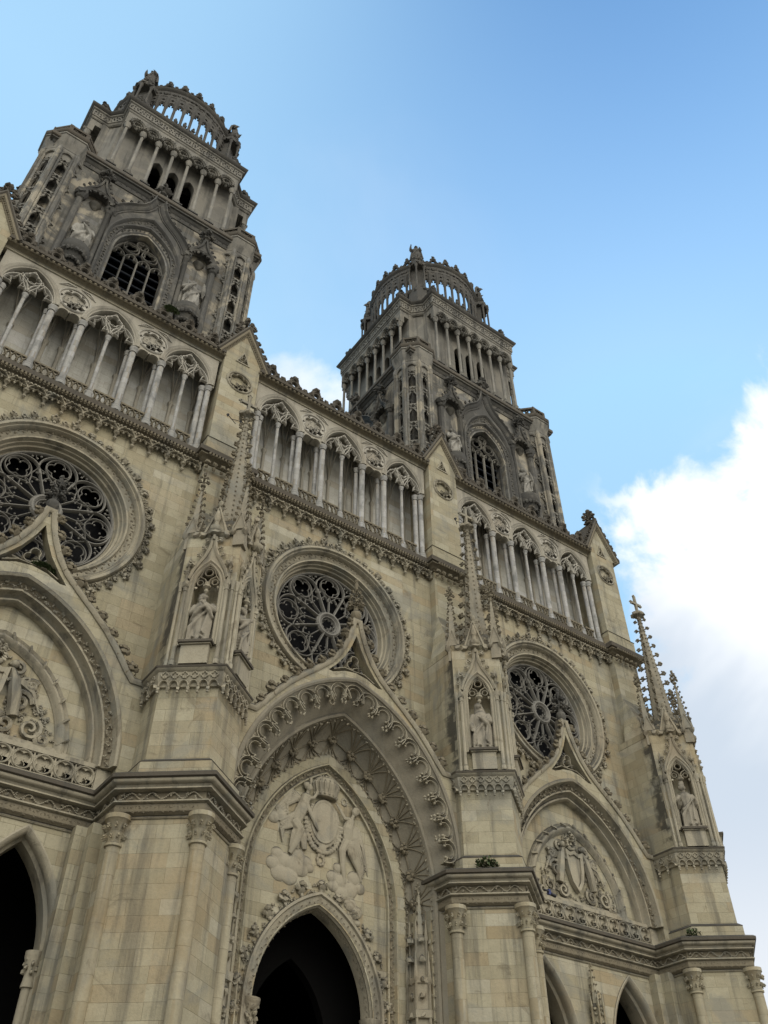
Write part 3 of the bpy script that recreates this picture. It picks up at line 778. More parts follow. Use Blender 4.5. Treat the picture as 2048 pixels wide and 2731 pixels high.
# cusped fringe hanging in the arch
m = MB(); inner = arch(5.42, 6.85, 16.0, 40)
cells = resample(inner, .98, False, 0.0) + [(np.array(inner[-1]), np.array([0, -1.0]))]
pts = [c[0] for c in cells]
yf0, yf1 = YC - .30, YC - .02
for a, b in zip(pts[:-1], pts[1:]):
    d = (b - a); L = np.linalg.norm(d); d = d / L; n = np.array([d[1], -d[0]])      # n points inward
    def q(u, v): return tuple(a + d * (u * L) + n * v)
    outer_ = [q(0.0, .80), q(.0, .52)] + [q(.5 - .48 * math.cos(t), .46 - .42 * math.sin(t)) for t in np.linspace(.1, math.pi - .1, 11)] + [q(1.0, .52), q(1.0, .80)]
    m.add(*bar(outer_, .048, yf0, yf1))
    tre = [q(.05, .74), q(.13, .56)] + [q(.5 - .30 * math.cos(t), .42 - .24 * math.sin(t)) for t in np.linspace(-.5, math.pi + .5, 11)] + [q(.87, .56), q(.95, .74)]
    m.add(*bar(tre, .028, yf0 + .03, yf1 - .05))
    for u in (.20, .80):
        c = q(u + (.06 if u < .5 else -.06), .58); m.add(*blob((c[0], (yf0 + yf1) / 2, c[1]), (.065, .065, .065), ICO1, .05))
    for u in (0.0,):
        c = q(u, .90)
        for k in range(5):
            an = k * 1.26; m.add(*blob((c[0] + .10 * math.cos(an), yf0 + .12 + .06 * math.sin(k * 2.), c[1] + .11 * math.sin(an)), (.058, .07, .075), ICO0, .25))
    m.add(*plate([q(0, -.02), q(.0, .30), q(.16, .10), q(.35, .0)], [], yf0 + .06, yf1 - .08)); m.add(*plate([q(1, -.02), q(.65, .0), q(.84, .10), q(1.0, .30)], [], yf0 + .06, yf1 - .08))
part('cusped_fringe', m, 'trim', cath, (0, 0, 0))

# tympanum with the door arch
YT = -.30
m = MB()
door = arch(2.60, 3.70, 10.2, 16, 0.0)
m.add(*plate([(-4.2, 0)] + door + [(4.2, 0), (4.2, 20.6), (-4.2, 20.6)], [], YT - .5, YT))
m.add(*sweep(A2, [(.10, -.38), (.10, -.08), (0, -.03), (-.34, -.10), (-.38, -.02), (-.44, -.02), (-.48, -.18), (-.64, -.24), (-.70, -.16), (-.76, -.18), (-.78, -.32), (-.78, -.38)]))
m.use('carve'); m.add(*sweep(A2, [(-.49, -.20), (-.49, -.175), (-.64, -.232), (-.64, -.26)])); m.use(None); leaves(m, arch(3.44, 5.38, 14.2, NA, 0.0), .17, .12, -.17)
leaves(m, arch(3.44, 5.38, 14.2, NA, 0.0), .29, .10, -.13)
ty = part('tympanum', m, 'wall', cath, (0, 0, 0))
m = MB(); m.add(*sweep(door, [(0, YT - .5), (.0, YT - .05), (.08, YT + .02), (.30, YT + .05), (.34, YT + .14), (.44, YT + .14), (.47, YT), (.47, YT - .1)]))
m.add(*sweep(door, [(.1, YT - .05), (.0, YT - .04), (-.06, YT - .12), (-.03, YT - .2), (-.10, YT - .38), (-.13, YT - .5), (-.14, YT - .60), (0.2, YT - .60)]))
m.use('carve'); leaves(m, arch(2.52, 3.60, 10.2, 16, 2.0), .17, .10, YT - .28); m.use(None)
m.use(None); crockets(m, arch(3.05, 4.12, 10.2, 16, 6.0), .84, .62, YT + .0)
leaves(m, arch(3.30, 4.38, 10.2, 16, 4.0), .26, .20, YT + .02, wave=.5); m.use('carve')
m.use(None); leaves(m, arch(3.08, 4.15, 10.2, 16, 2.0), .17, .17, YT + .04); m.use('carve')
leaves(m, arch(2.74, 3.82, 10.2, 16, 2.0), .2, .10, YT + .09)
da = part('door_arch', m, 'trim', ty)
for s in (-1, 1):
    m = MB()
    m.add(*lathe([(.2, 0), (.2, 9.1), (.28, 9.12), (.24, 9.3), (.22, 9.7), (.40, 10.1), (.42, 10.25), (.01, 10.25)], 14, (s * 2.60, YT - .20)))
    for k in range(18):
        aa = k * 1.7; m.add(*blob((s * 2.60 + .29 * math.cos(aa), YT - .20 + .29 * math.sin(aa), 9.5 + .035 * k), (.10, .10, .12), ICO0, .3))
    part('door_shaft', m, 'trim', ty)
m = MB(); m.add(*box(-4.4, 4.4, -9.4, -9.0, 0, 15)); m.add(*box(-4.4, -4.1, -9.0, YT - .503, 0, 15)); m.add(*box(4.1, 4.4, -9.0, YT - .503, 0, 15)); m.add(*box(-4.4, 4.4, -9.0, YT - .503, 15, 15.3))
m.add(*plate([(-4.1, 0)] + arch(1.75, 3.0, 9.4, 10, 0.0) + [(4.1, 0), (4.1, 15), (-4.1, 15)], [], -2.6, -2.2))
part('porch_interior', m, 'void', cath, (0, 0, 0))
for a, b in ((-1.9, -.03), (.03, 1.9)):
    m = MB(); m.add(*box(a, b, -3.4, -3.27, 0, 8.2)); part('door_leaf', m, 'wood', cath)

# relief: two winged figures holding a crown over a blank oval shield, clouds below
def royal_relief():
    m = MB()
    cx, cz = 0.0, 17.2
    ov = [(cx + .60 * math.cos(a), cz + .86 * math.sin(a)) for a in np.linspace(0, 2 * math.pi, 33)[:-1]]
    m.add(*plate(ov, [], -.05, .26)); m.add(*sweep(ov[::-1], [(-.04, .05), (-.04, .28), (.06, .30), (.10, .05)], True))
    for r, n, s in ((1.17, 34, .10), (1.42, 22, .13)):
        for i in range(n):
            a = math.pi * (1.0 + i / (n - 1)) if r > 1.3 else math.pi * (.80 + 1.4 * i / (n - 1))
            m.add(*blob((cx + .60 * r * math.cos(a), .13, cz - (.05 if r > 1.3 else 0) + .86 * r * math.sin(a)), (s, s, s), ICO0, .2))
    for k in range(8):
        a = k * math.pi / 4; m.add(*blob((.16 * math.cos(a) - .05, .09, 15.62 + .2 * math.sin(a)), (.08, .08, .1), ICO0, .2))
        m.add(*blob((.12 * math.cos(a) + 1.02, .07, 18.35 + .14 * math.sin(a)), (.06, .06, .07), ICO0, .2))
    m.add(*blob((0, .13, 16.12), (.2, .12, .26), ICO1, .08))
    # crown
    m.add(*lathe([(.50, 18.22), (.54, 18.25), (.54, 18.42), (.50, 18.44), (.60, 18.8), (.55, 19.02), (.30, 19.12), (.02, 19.14)], 20, (.04, .10)))
    for k in range(9):
        a = math.pi * k / 8; m.add(*tube([(.04 + .53 * math.cos(a), .10 + .53 * math.sin(a), 18.4), (.04 + .64 * math.cos(a), .10 + .64 * math.sin(a), 18.8), (.04 + .3 * math.cos(a), .10 + .3 * math.sin(a), 19.17)], .05, 5))
        m.add(*blob((.04 + .56 * math.cos(a), .1 + .56 * math.sin(a), 18.33), (.06, .06, .06), ICO0))
    m.add(*blob((.04, .1, 19.22), (.11, .11, .11), ICO0, .1))
    # left figure
    m.add(*tube([(-1.35, .14, 16.9), (-1.1, .22, 17.5), (-.95, .26, 18.0)], [.26, .27, .21], 9)); m.add(*blob((-.96, .26, 18.05), (.24, .18, .14), ICO1, .04))
    m.add(*tube([(-.93, .27, 18.1), (-.88, .28, 18.32)], [.09, .08], 7)); m.add(*blob((-.86, .30, 18.46), (.165, .17, .20), ICO1, .03)); m.add(*blob((-.72, .34, 18.44), (.05, .05, .06), ICO0, 0)); m.add(*blob((-.94, .28, 18.52), (.18, .18, .18), ICO1, .12)); m.add(*blob((-.78, .3, 18.78), (.09, .08, .2), ICO0, .25))
    m.add(*tube([(-.82, .28, 18.0), (-.62, .34, 18.05), (-.40, .30, 18.38), (-.30, .28, 18.55)], [.10, .085, .07, .05], 7))
    m.add(*tube([(-1.05, .30, 17.95), (-.80, .42, 17.4), (-.42, .36, 16.85), (-.30, .36, 16.7)], [.11, .10, .075, .05], 7))
    m.add(*tube([(-1.45, .16, 16.9), (-1.15, .26, 16.55), (-1.35, .2, 15.95), (-1.52, .16, 15.55)], [.27, .25, .17, .08], 9))
    m.add(*tube([(-1.30, .12, 16.75), (-.98, .18, 16.35), (-.85, .14, 15.85)], [.24, .2, .12], 8))
    for k in range(9):
        a = .25 * k
        m.add(*tube([(-1.05 - .05 * k, .24, 17.3 - .08 * k), (-1.45 - .07 * k, .24 - .01 * k, 17.2 - .10 * k), (-2.1 + .03 * k, .12, 16.75 - .10 * k + .1 * math.sin(k * 2))], [.07, .08, .035], 5))
        m.add(*tube([(-1.2, .2, 16.9 - .06 * k), (-1.5 + .04 * k, .26, 16.4 - .05 * k), (-1.55 + .05 * k, .16, 15.8)], [.05, .06, .03], 5))
    for k in range(6):
        m.add(*tube([(-1.15, .10, 17.95), (-1.6 - .05 * k, .16, 18.15 - .13 * k), (-2.05 + .06 * k, .10, 17.65 - .10 * k), (-2.3 + .05 * k, .06, 17.2 - .05 * k)], [.09, .12, .09, .04], 5))
    # right figure
    m.add(*tube([(1.2, .14, 16.7), (1.18, .22, 17.2), (1.3, .24, 17.62)], [.25, .26, .2], 9)); m.add(*tube([(1.35, .24, 17.62), (1.45, .26, 17.85)], [.09, .08], 7))
    m.add(*blob((1.50, .28, 17.98), (.17, .17, .2), ICO1, .03)); m.add(*blob((1.40, .38, 17.95), (.05, .05, .06), ICO0, 0)); m.add(*blob((1.56, .26, 18.05), (.2, .18, .19), ICO1, .14))
    m.add(*tube([(1.28, .30, 17.6), (.95, .36, 17.55), (.70, .33, 17.9), (.52, .30, 18.12)], [.11, .095, .075, .05], 7))
    m.add(*tube([(1.15, .18, 16.65), (.92, .24, 16.2), (.98, .2, 15.55), (1.12, .14, 14.95)], [.22, .18, .12, .06], 8))
    m.add(*tube([(1.3, .18, 16.65), (1.38, .26, 16.15), (1.72, .2, 15.65), (1.95, .12, 15.15)], [.22, .19, .12, .06], 8))
    for k in range(8):
        m.add(*tube([(1.45, .10, 17.45 - .03 * k), (1.75 + .03 * k, .14, 17.3 - .10 * k), (1.95 + .04 * k, .08, 16.9 - .17 * k), (2.0 + .04 * k, .05, 16.45 - .14 * k)], [.07, .085, .07, .03], 5))
        m.add(*tube([(1.0 + .07 * k, .3, 17.3), (1.0 + .09 * k, .30, 16.85), (1.1 + .14 * k, .18, 16.2 - .05 * k)], [.05, .065, .035], 5))
        m.add(*tube([(1.4, .2, 16.3 - .03 * k), (1.75, .16, 16.1 - .06 * k), (2.25 - .03 * k, .08, 15.95 - .09 * k)], [.05, .06, .03], 5))
    for (x, z, r) in ((-2.2, 15.05, .30), (-1.9, 14.75, .36), (-1.75, 15.25, .33), (-1.45, 14.7, .36), (-1.3, 15.2, .36), (-.95, 15.1, .34), (-.75, 15.35, .30), (-2.05, 15.45, .26), (-2.35, 16.85, .26), (-2.0, 17.0, .26), (-1.75, 16.75, .3), (-1.1, 15.6, .28), (-.55, 15.2, .2),
                      (.55, 15.1, .26), (.62, 14.75, .24), (.95, 15.0, .33), (1.05, 14.55, .32), (1.4, 14.75, .35), (1.6, 15.25, .3), (1.9, 14.9, .24), (1.45, 14.2, .28), (1.75, 13.95, .26), (1.5, 13.62, .26), (1.8, 13.55, .15), (.8, 15.5, .22)):
        m.add(*blob((x, .02, z), (r * 1.1, .17, r), ICO2, .02))
    return m
rel = link('angel_relief', remesh_obj(royal_relief(), .020, 0), 'wall', ty, (0, -YT + .02, 0))
rel.scale = (1, .58, 1)
rel.data.materials.clear(); rel.data.materials.append(M['trim'])

# tabernacle niches on the jambs of the central portal
for sg in (-1, 1):
    m = MB(); c = (sg * 4.42, .35)
    m.add(*lathe([(.10, 2.0), (.42, 2.3), (.42, 9.2), (.52, 9.25), (.52, 9.55), (.46, 9.6), (.46, 10.3), (.60, 10.34), (.62, 10.6), (.50, 10.64), (.50, 11.5), (.56, 11.55), (.56, 11.75), (.36, 11.8), (.36, 13.0), (.40, 13.05), (.22, 13.4), (.05, 15.3)], 6, c, .5))
    for k in range(6):
        a = .5 + math.pi / 3 * k; q = (c[0] + .52 * math.cos(a), c[1] + .52 * math.sin(a))
        m.add(*lathe([(.06, 9.0), (.06, 11.6), (.09, 11.65), (.07, 11.9), (.01, 12.7)], 6, q))
        q2 = (c[0] + .40 * math.cos(a), c[1] + .40 * math.sin(a)); m.add(*lathe([(.05, 11.7), (.05, 13.1), (.08, 13.15), (.01, 13.9)], 6, q2))
        for zz in (9.4, 10.0, 10.45, 11.1, 11.65, 12.4, 13.1):
            a2 = a + math.pi / 6; m.add(*blob((c[0] + .47 * math.cos(a2), c[1] + .47 * math.sin(a2), zz), (.13, .13, .15), ICO0, .35))
    spire(m, c, .22, 13.2, 15.2, 6, .5, .03, .2, .35); finial(m, c, 15.0, .5, .25)
    part('tabernacle_canopy', m, 'trim', cath, (0, 0, 0))

# ---- buttress piers with niches and pinnacles (local to the pier axis)
def off_path(path, o):
    A, C, F = _sweep(path, [(o, 0)], False)
    return [tuple(a) for a in A]
LOW = [(-2.2, 0), (-2.2, 1.9), (0, 3.68), (2.2, 1.9), (2.2, 0)]
MID = [(-1.74, 0), (-1.74, 2.2), (0, 3.58), (1.74, 2.2), (1.74, 0)]
TOP = [(-1.78, 0), (-1.78, 2.28), (0, 3.74), (1.78, 2.28), (1.78, 0)]
def face_frame(poly, i):       # frame centred on edge i of the plan, as a child-space frame
    a = np.array(poly[i]); b = np.array(poly[i + 1]); d = b - a; L = np.linalg.norm(d)
    mid = (a + b) / 2
    ang = math.degrees(math.atan2(-d[1], d[0]))
    return Fr((mid[0], -mid[1], 0), ang), L

def buttress():
    m = MB()
    m.add(*prism(LOW, 0, 14.3))
    m.add(*prism(MID, 15.6, 19.2))
    m.add(*sweeph(MID, [(0, 15.58), (.20, 15.58), (.20, 16.10), (.02, 16.24), (0, 16.24)]))
    m.use('dark'); m.add(*sweeph(MID, [(.02, 16.243), (.203, 16.103), (.215, 16.13), (.02, 16.28)])); m.use(None)
    m.add(*sweeph(LOW, [(0, 0), (.35, 0), (.35, 1.5), (.2, 1.7), (0, 1.75)]))
    # splayed pilasters beside the pier
    for s in (-1, 1):
        m.add(*box(s * 2.2 - .42 * (s < 0), s * 2.2 + .42 * (s > 0), 0, .9, 0, 14.28)); m.add(*box(s * 2.62 - .4 * (s < 0), s * 2.62 + .4 * (s > 0), 0, .42, 0, 14.25))
    # frontal pilaster up to the gallery
    m.add(*box(-1.08, 1.08, 0, .45, 19, 33.2))
    root = part('buttress', m, 'wall', cath, (PX[0], 0, 0))
    m = MB(); cornice(m, LOW); c = part('cornice', m, 'trim', root)
    m = MB(); m.add(*sweeph(LOW, CTOP)); m.add(*prism(LOW, 15.45, 15.60)); part('weathered_ledge', m, 'dark', c)
    for p in (LOW[1], LOW[2], LOW[3]):
        m = MB(); q = (p[0] * .97, p[1] + .02)
        m.add(*lathe([(.24, 0), (.24, 13.15), (.30, 13.18), (.30, 13.26), (.24, 13.3), (.25, 13.7), (.40, 14.02), (.44, 14.05), (.44, 14.2), (.01, 14.2)], 16, q))
        for k in range(9):
            a = 2 * math.pi * k / 9
            for zz, rr in ((13.55, .27), (13.88, .34)):
                place(m, CROCK[rng.randint(6)], (q[0] + rr * .8 * math.cos(a + zz), q[1] + rr * .8 * math.sin(a + zz), zz - .1), (0, 0, 1), (math.cos(a + zz), math.sin(a + zz), .7), .24)
        part('column', m, 'shaft', root)
    # console under the niches
    m = MB()
    m.add(*sweeph(MID, [(0, 19.1), (.10, 19.12), (.12, 19.34), (.16, 19.4), (.18, 19.72), (.26, 19.78), (.30, 19.86), (0, 19.87)]))
    for i in (0, 1, 2, 3):
        f, L = face_frame(MID, i)
        if i in (0, 3): n = 4
        else: n = 6
        for k in range(n):
            u = -L / 2 + (k + .5) * L / n; w = L / n
            m.add(*bar([(u - w / 2 + w / 2 * (1 - math.cos(t)), 19.08 + .26 * math.sin(t)) for t in np.linspace(0, math.pi, 9)], .035, .08, .24), f)
            m.add(*bar(foil(u, 19.57, .14, 4, 0, 4), .028, .17, .23, True), f)
            for dx in (-w / 2,):
                m.add(*blob((u + dx, .18, 19.0), (.075, .07, .12), ICO0, .2), f); m.add(*blob((u + dx, .18, 18.86), (.055, .06, .06), ICO0, .2), f)
    cs = part('niche_console', m, 'trim', root)
    m = MB(); m.add(*sweeph(MID, [(0, 19.872), (.32, 19.862), (.34, 19.93), (.26, 19.98), (0, 20.0)])); m.add(*prism(MID, 19.7, 19.985)); part('weathered_ledge', m, 'dark', cs)
    # niche storey
    m = MB()
    for i in (1, 2):
        f, L = face_frame(TOP, i)
        m.add(*plate([(-L / 2, 19.9), (-.52, 19.9)] + arch(.52, 1.1, 23.75, 8) + [(.52, 19.9), (L / 2, 19.9), (L / 2, 26.75), (-L / 2, 26.75)], [], -.16, 0), f)
        na = arch(.52, 1.1, 23.75, 8, 19.95)
        m.add(*sweep(na, [(.0, -.16), (.05, -.16), (.05, -.62), (0, -.62)]), f); m.add(*box(-.62, .62, -.70, -.60, 19.95, 25.0), f)
    m.use('flank'); m.add(*sweeph(TOP[:2], [(-.15, 19.9), (0, 19.9), (0, 26.4), (-.15, 26.4)])); m.use(None); m.add(*sweeph(TOP[3:], [(-.15, 19.9), (0, 19.9), (0, 26.4), (-.15, 26.4)]))
    m.add(*prism(TOP, 26.42, 26.78))
    m.add(*prism([(-1.6, 0), (-1.6, 1.5), (0, 2.75), (1.6, 1.5), (1.6, 0)], 19.95, 26.4))
    # sloping weathering behind the pinnacle
    V = [(-1.7, .44, 26.6), (1.7, .44, 26.6), (1.7, 2.2, 26.6), (-1.7, 2.2, 26.6), (-1.0, .44, 30.0), (1.0, .44, 30.0)]
    m.add(V, [(0, 1, 2, 3), (0, 3, 4), (1, 5, 2), (3, 2, 5, 4), (0, 4, 5, 1)])
    ns = part('niche_storey', m, 'wall', root)
    for i in (1, 2):
        f, L = face_frame(TOP, i)
        m = MB(f)
        m.add(*sweep(arch(.52, 1.1, 23.75, 10, 20.9), [(0, -.05), (0, .05), (.05, .10), (.12, .06), (.18, .12), (.24, .10), (.26, 0), (.26, -.05)]))
        for s in (-1, 1):
            for (xx, rr, y) in ((.84, .085, .07), (1.06, .06, .04)):
                m.add(*lathe([(rr * 1.5, 20.0), (rr * 1.5, 20.2), (rr, 20.3), (rr, 23.5), (rr * 1.3, 23.52), (rr * 1.1, 23.62), (rr * 1.9, 23.9), (rr * 1.9, 23.98), (.01, 23.98)], 8, (s * xx, y)))
            m.add(*blob((s * .84, .1, 23.8), (.16, .14, .16), ICO0, .3))
            m.add(*lathe([(.075, 24.0), (.06, 24.8), (.11, 24.85), (.02, 25.35)], 4, (s * .86, .08), .785))
            m.add(*blob((s * .86, .1, 24.85), (.13, .13, .14), ICO0, .3))
            # little cusps of the canopy tracery
            m.add(*bar([(s * .52, 24.0), (s * .34, 24.28), (s * .12, 24.16), (0, 23.92)], .035, -.1, .04)); m.add(*bar([(s * .34, 24.28), (s * .22, 24.62), (0, 24.78)], .03, -.1, .04))
            m.add(*bar(circ(s * .30, 23.98, .13, 10), .028, -.1, .03, True)); m.add(*blob((s * .46, .0, 23.72), (.07, .06, .09), ICO0, .2))
        m.add(*bar(circ(0, 24.50, .17, 12), .03, -.1, .03, True))
        m.add(*lathe([(.02, 23.38), (.10, 23.5), (.07, 23.62), (.17, 23.72), (.17, 23.8), (.10, 23.85), (.12, 23.95), (.01, 24.0)], 8, (0, .02)))
        og = [(.80, 24.15), (.66, 24.6), (.46, 25.0), (.26, 25.35), (.12, 25.8), (.05, 26.35)]
        path = [(-x, z) for x, z in og] + [(x, z) for x, z in og[::-1]]
        m.add(*sweep(path, [(-.07, .0), (-.07, .12), (.02, .17), (.08, .10), (.08, 0)]))
        m.add(*plate([(-.6, 24.5), (-.26, 25.3), (0, 26.3), (.26, 25.3), (.6, 24.5), (.3, 24.7), (0, 25.05), (-.3, 24.7)], [], -.02, .06))
        for half in (path[:6], path[6:]): crockets(m, half, .48, .30, .10, off=.06)
        m.add(*lathe([(.06, 26.2), (.08, 26.5), (.22, 26.62), (.26, 26.72), (.26, 26.84), (.12, 26.9), (.10, 27.2), (.16, 27.4), (.05, 27.8), (.01, 27.9)], 8, (0, .16)))
        m.add(*blob((0, .2, 26.55), (.24, .2, .12), ICO0, .3)); m.add(*blob((0, .18, 27.3), (.13, .13, .3), ICO0, .25))
        part('niche_canopy', m, 'trim', ns)
        m = MB(f); m.add(*box(-.54, .54, -.5, .26, 19.98, 20.80)); m.add(*box(-.60, .60, -.5, .33, 20.803, 20.86)); pe = part('statue_pedestal', m, 'trim', ns)
        m = MB(f); m.add(*box(-.66, .66, -.55, .40, 20.863, 20.97)); part('weathered_slab', m, 'dark', ns)
    # gablets and corner pinnacles
    m = MB()
    C = [TOP[1], TOP[2], TOP[3]]
    for i in (1, 2):
        f, L = face_frame(TOP, i)
        for u in (-.0,):
            m.add(*plate([(u - .42, 26.7), (u + .42, 26.7), (u, 28.1)], [], -.35, .02), f)
            m.add(*sweep([(u - .48, 26.6), (u, 28.15), (u + .48, 26.6)], [(-.04, -.02), (-.04, .08), (.06, .08), (.06, -.02)]), f)
            for s in (-1, 1): m.add(*blob((u + s * .50, .08, 26.52), (.16, .15, .2), ICO0, .3), f)
            crockets(m, [(u - .44, 26.8), (u, 28.2)], .4, .22, .0, f, .06); crockets(m, [(u, 28.2), (u + .44, 26.8)], .4, .22, .0, f, .06)
            m.add(*blob((u, .04, 28.35), (.13, .12, .2), ICO0, .3), f)
    part('gablet', m, 'trim', ns)
    for c in C:
        q = (c[0] * .86, c[1] - .16)
        m = MB()
        m.add(*lathe([(.34, 25.9), (.34, 27.0), (.30, 27.2)], 4, q, 0))
        spire(m, q, .27, 27.1, 29.7, 4, 0, .04, .24, .36)
        for k in range(4):
            a = math.pi / 4 + math.pi / 2 * k
            tri = [(-.26, 26.75), (.26, 26.75), (0, 27.65)]
            fr = Fr((q[0] + .25 * math.cos(a), -(q[1] + .25 * math.sin(a)), 0), math.degrees(math.atan2(math.cos(a), math.sin(a))))
            m.add(*plate(tri, [], -.05, .05), fr); m.add(*sweep(tri[0:1] + [tri[2]] + tri[1:2], [(-.0, .0), (-.0, .09), (.06, .09), (.06, .0)]), fr)
            a2 = math.pi / 2 * k; m.add(*blob((q[0] + .36 * math.cos(a2), q[1] + .36 * math.sin(a2), 26.62), (.15, .15, .19), ICO0, .3))
        m.use('carve'); finial(m, q, 29.5, 1.2, .42); m.use(None)
        part('corner_pinnacle', m, 'spire', ns)
    m = MB()
    cc = (0, 2.25)
    m.add(*lathe([(.95, 26.7), (.95, 27.4), (.65, 27.9)], 8, cc, math.pi / 8))
    spire(m, cc, .63, 27.8, 35.4, 8, math.pi / 8, .09, 0)
    for k in range(4):
        a = math.pi / 8 + math.pi / 4 + math.pi / 2 * k
        for ro in (0, 1):
            aa = math.pi / 8 + math.pi / 4 * (2 * k + ro)
            for i in range(24):
                t = (i + .5) / 24; r = .63 + (.09 - .63) * t
                m.add(*blob((cc[0] + r * math.cos(aa), cc[1] + r * math.sin(aa), 27.8 + 7.6 * t), (.05, .05, .07), ICO0, .1))
        m.use('carve')
        for i in range(11):
            t = (i + .6) / 11; r = .63 + (.09 - .63) * t
            place(m, CROCK[rng.randint(6)], (cc[0] + r * math.cos(a), cc[1] + r * math.sin(a), 27.8 + 7.6 * t), (0, 0, 1), (math.cos(a), math.sin(a), .1), .46 * (1.15 - .45 * t))
    m.use(None); m.add(*lathe([(.10, 35.2), (.12, 35.4), (.34, 35.55), (.36, 35.72), (.14, 35.85), (.10, 36.0)], 8, cc))
    for k in range(6): m.add(*blob((cc[0] + .3 * math.cos(k * 1.05), cc[1] + .3 * math.sin(k * 1.05), 35.62), (.16, .16, .16), ICO0, .3))
    part('spire', m, 'spire', ns)
    m = MB()   # cross on top
    m.add(*box(-.075, .075, cc[1] - .07, cc[1] + .07, 35.9, 37.1)); m.add(*box(-.42, -.078, cc[1] - .065, cc[1] + .065, 36.42, 36.58)); m.add(*box(.078, .42, cc[1] - .065, cc[1] + .065, 36.42, 36.58))
    for (x, z) in ((-.45, 36.5), (.45, 36.5), (0, 37.13)):
        for dx, dz in ((0, .08), (0, -.08), (.08, 0), (-.08, 0)): m.add(*blob((x + dx, cc[1], z + dz), (.07, .07, .07), ICO0, .1))
    part('spire_cross', m, 'spire', ns)
    return root
bt0 = buttress()
piers = [bt0] + [copy_tree(bt0, cath, (x, 0, 0)) for x in PX[1:]]

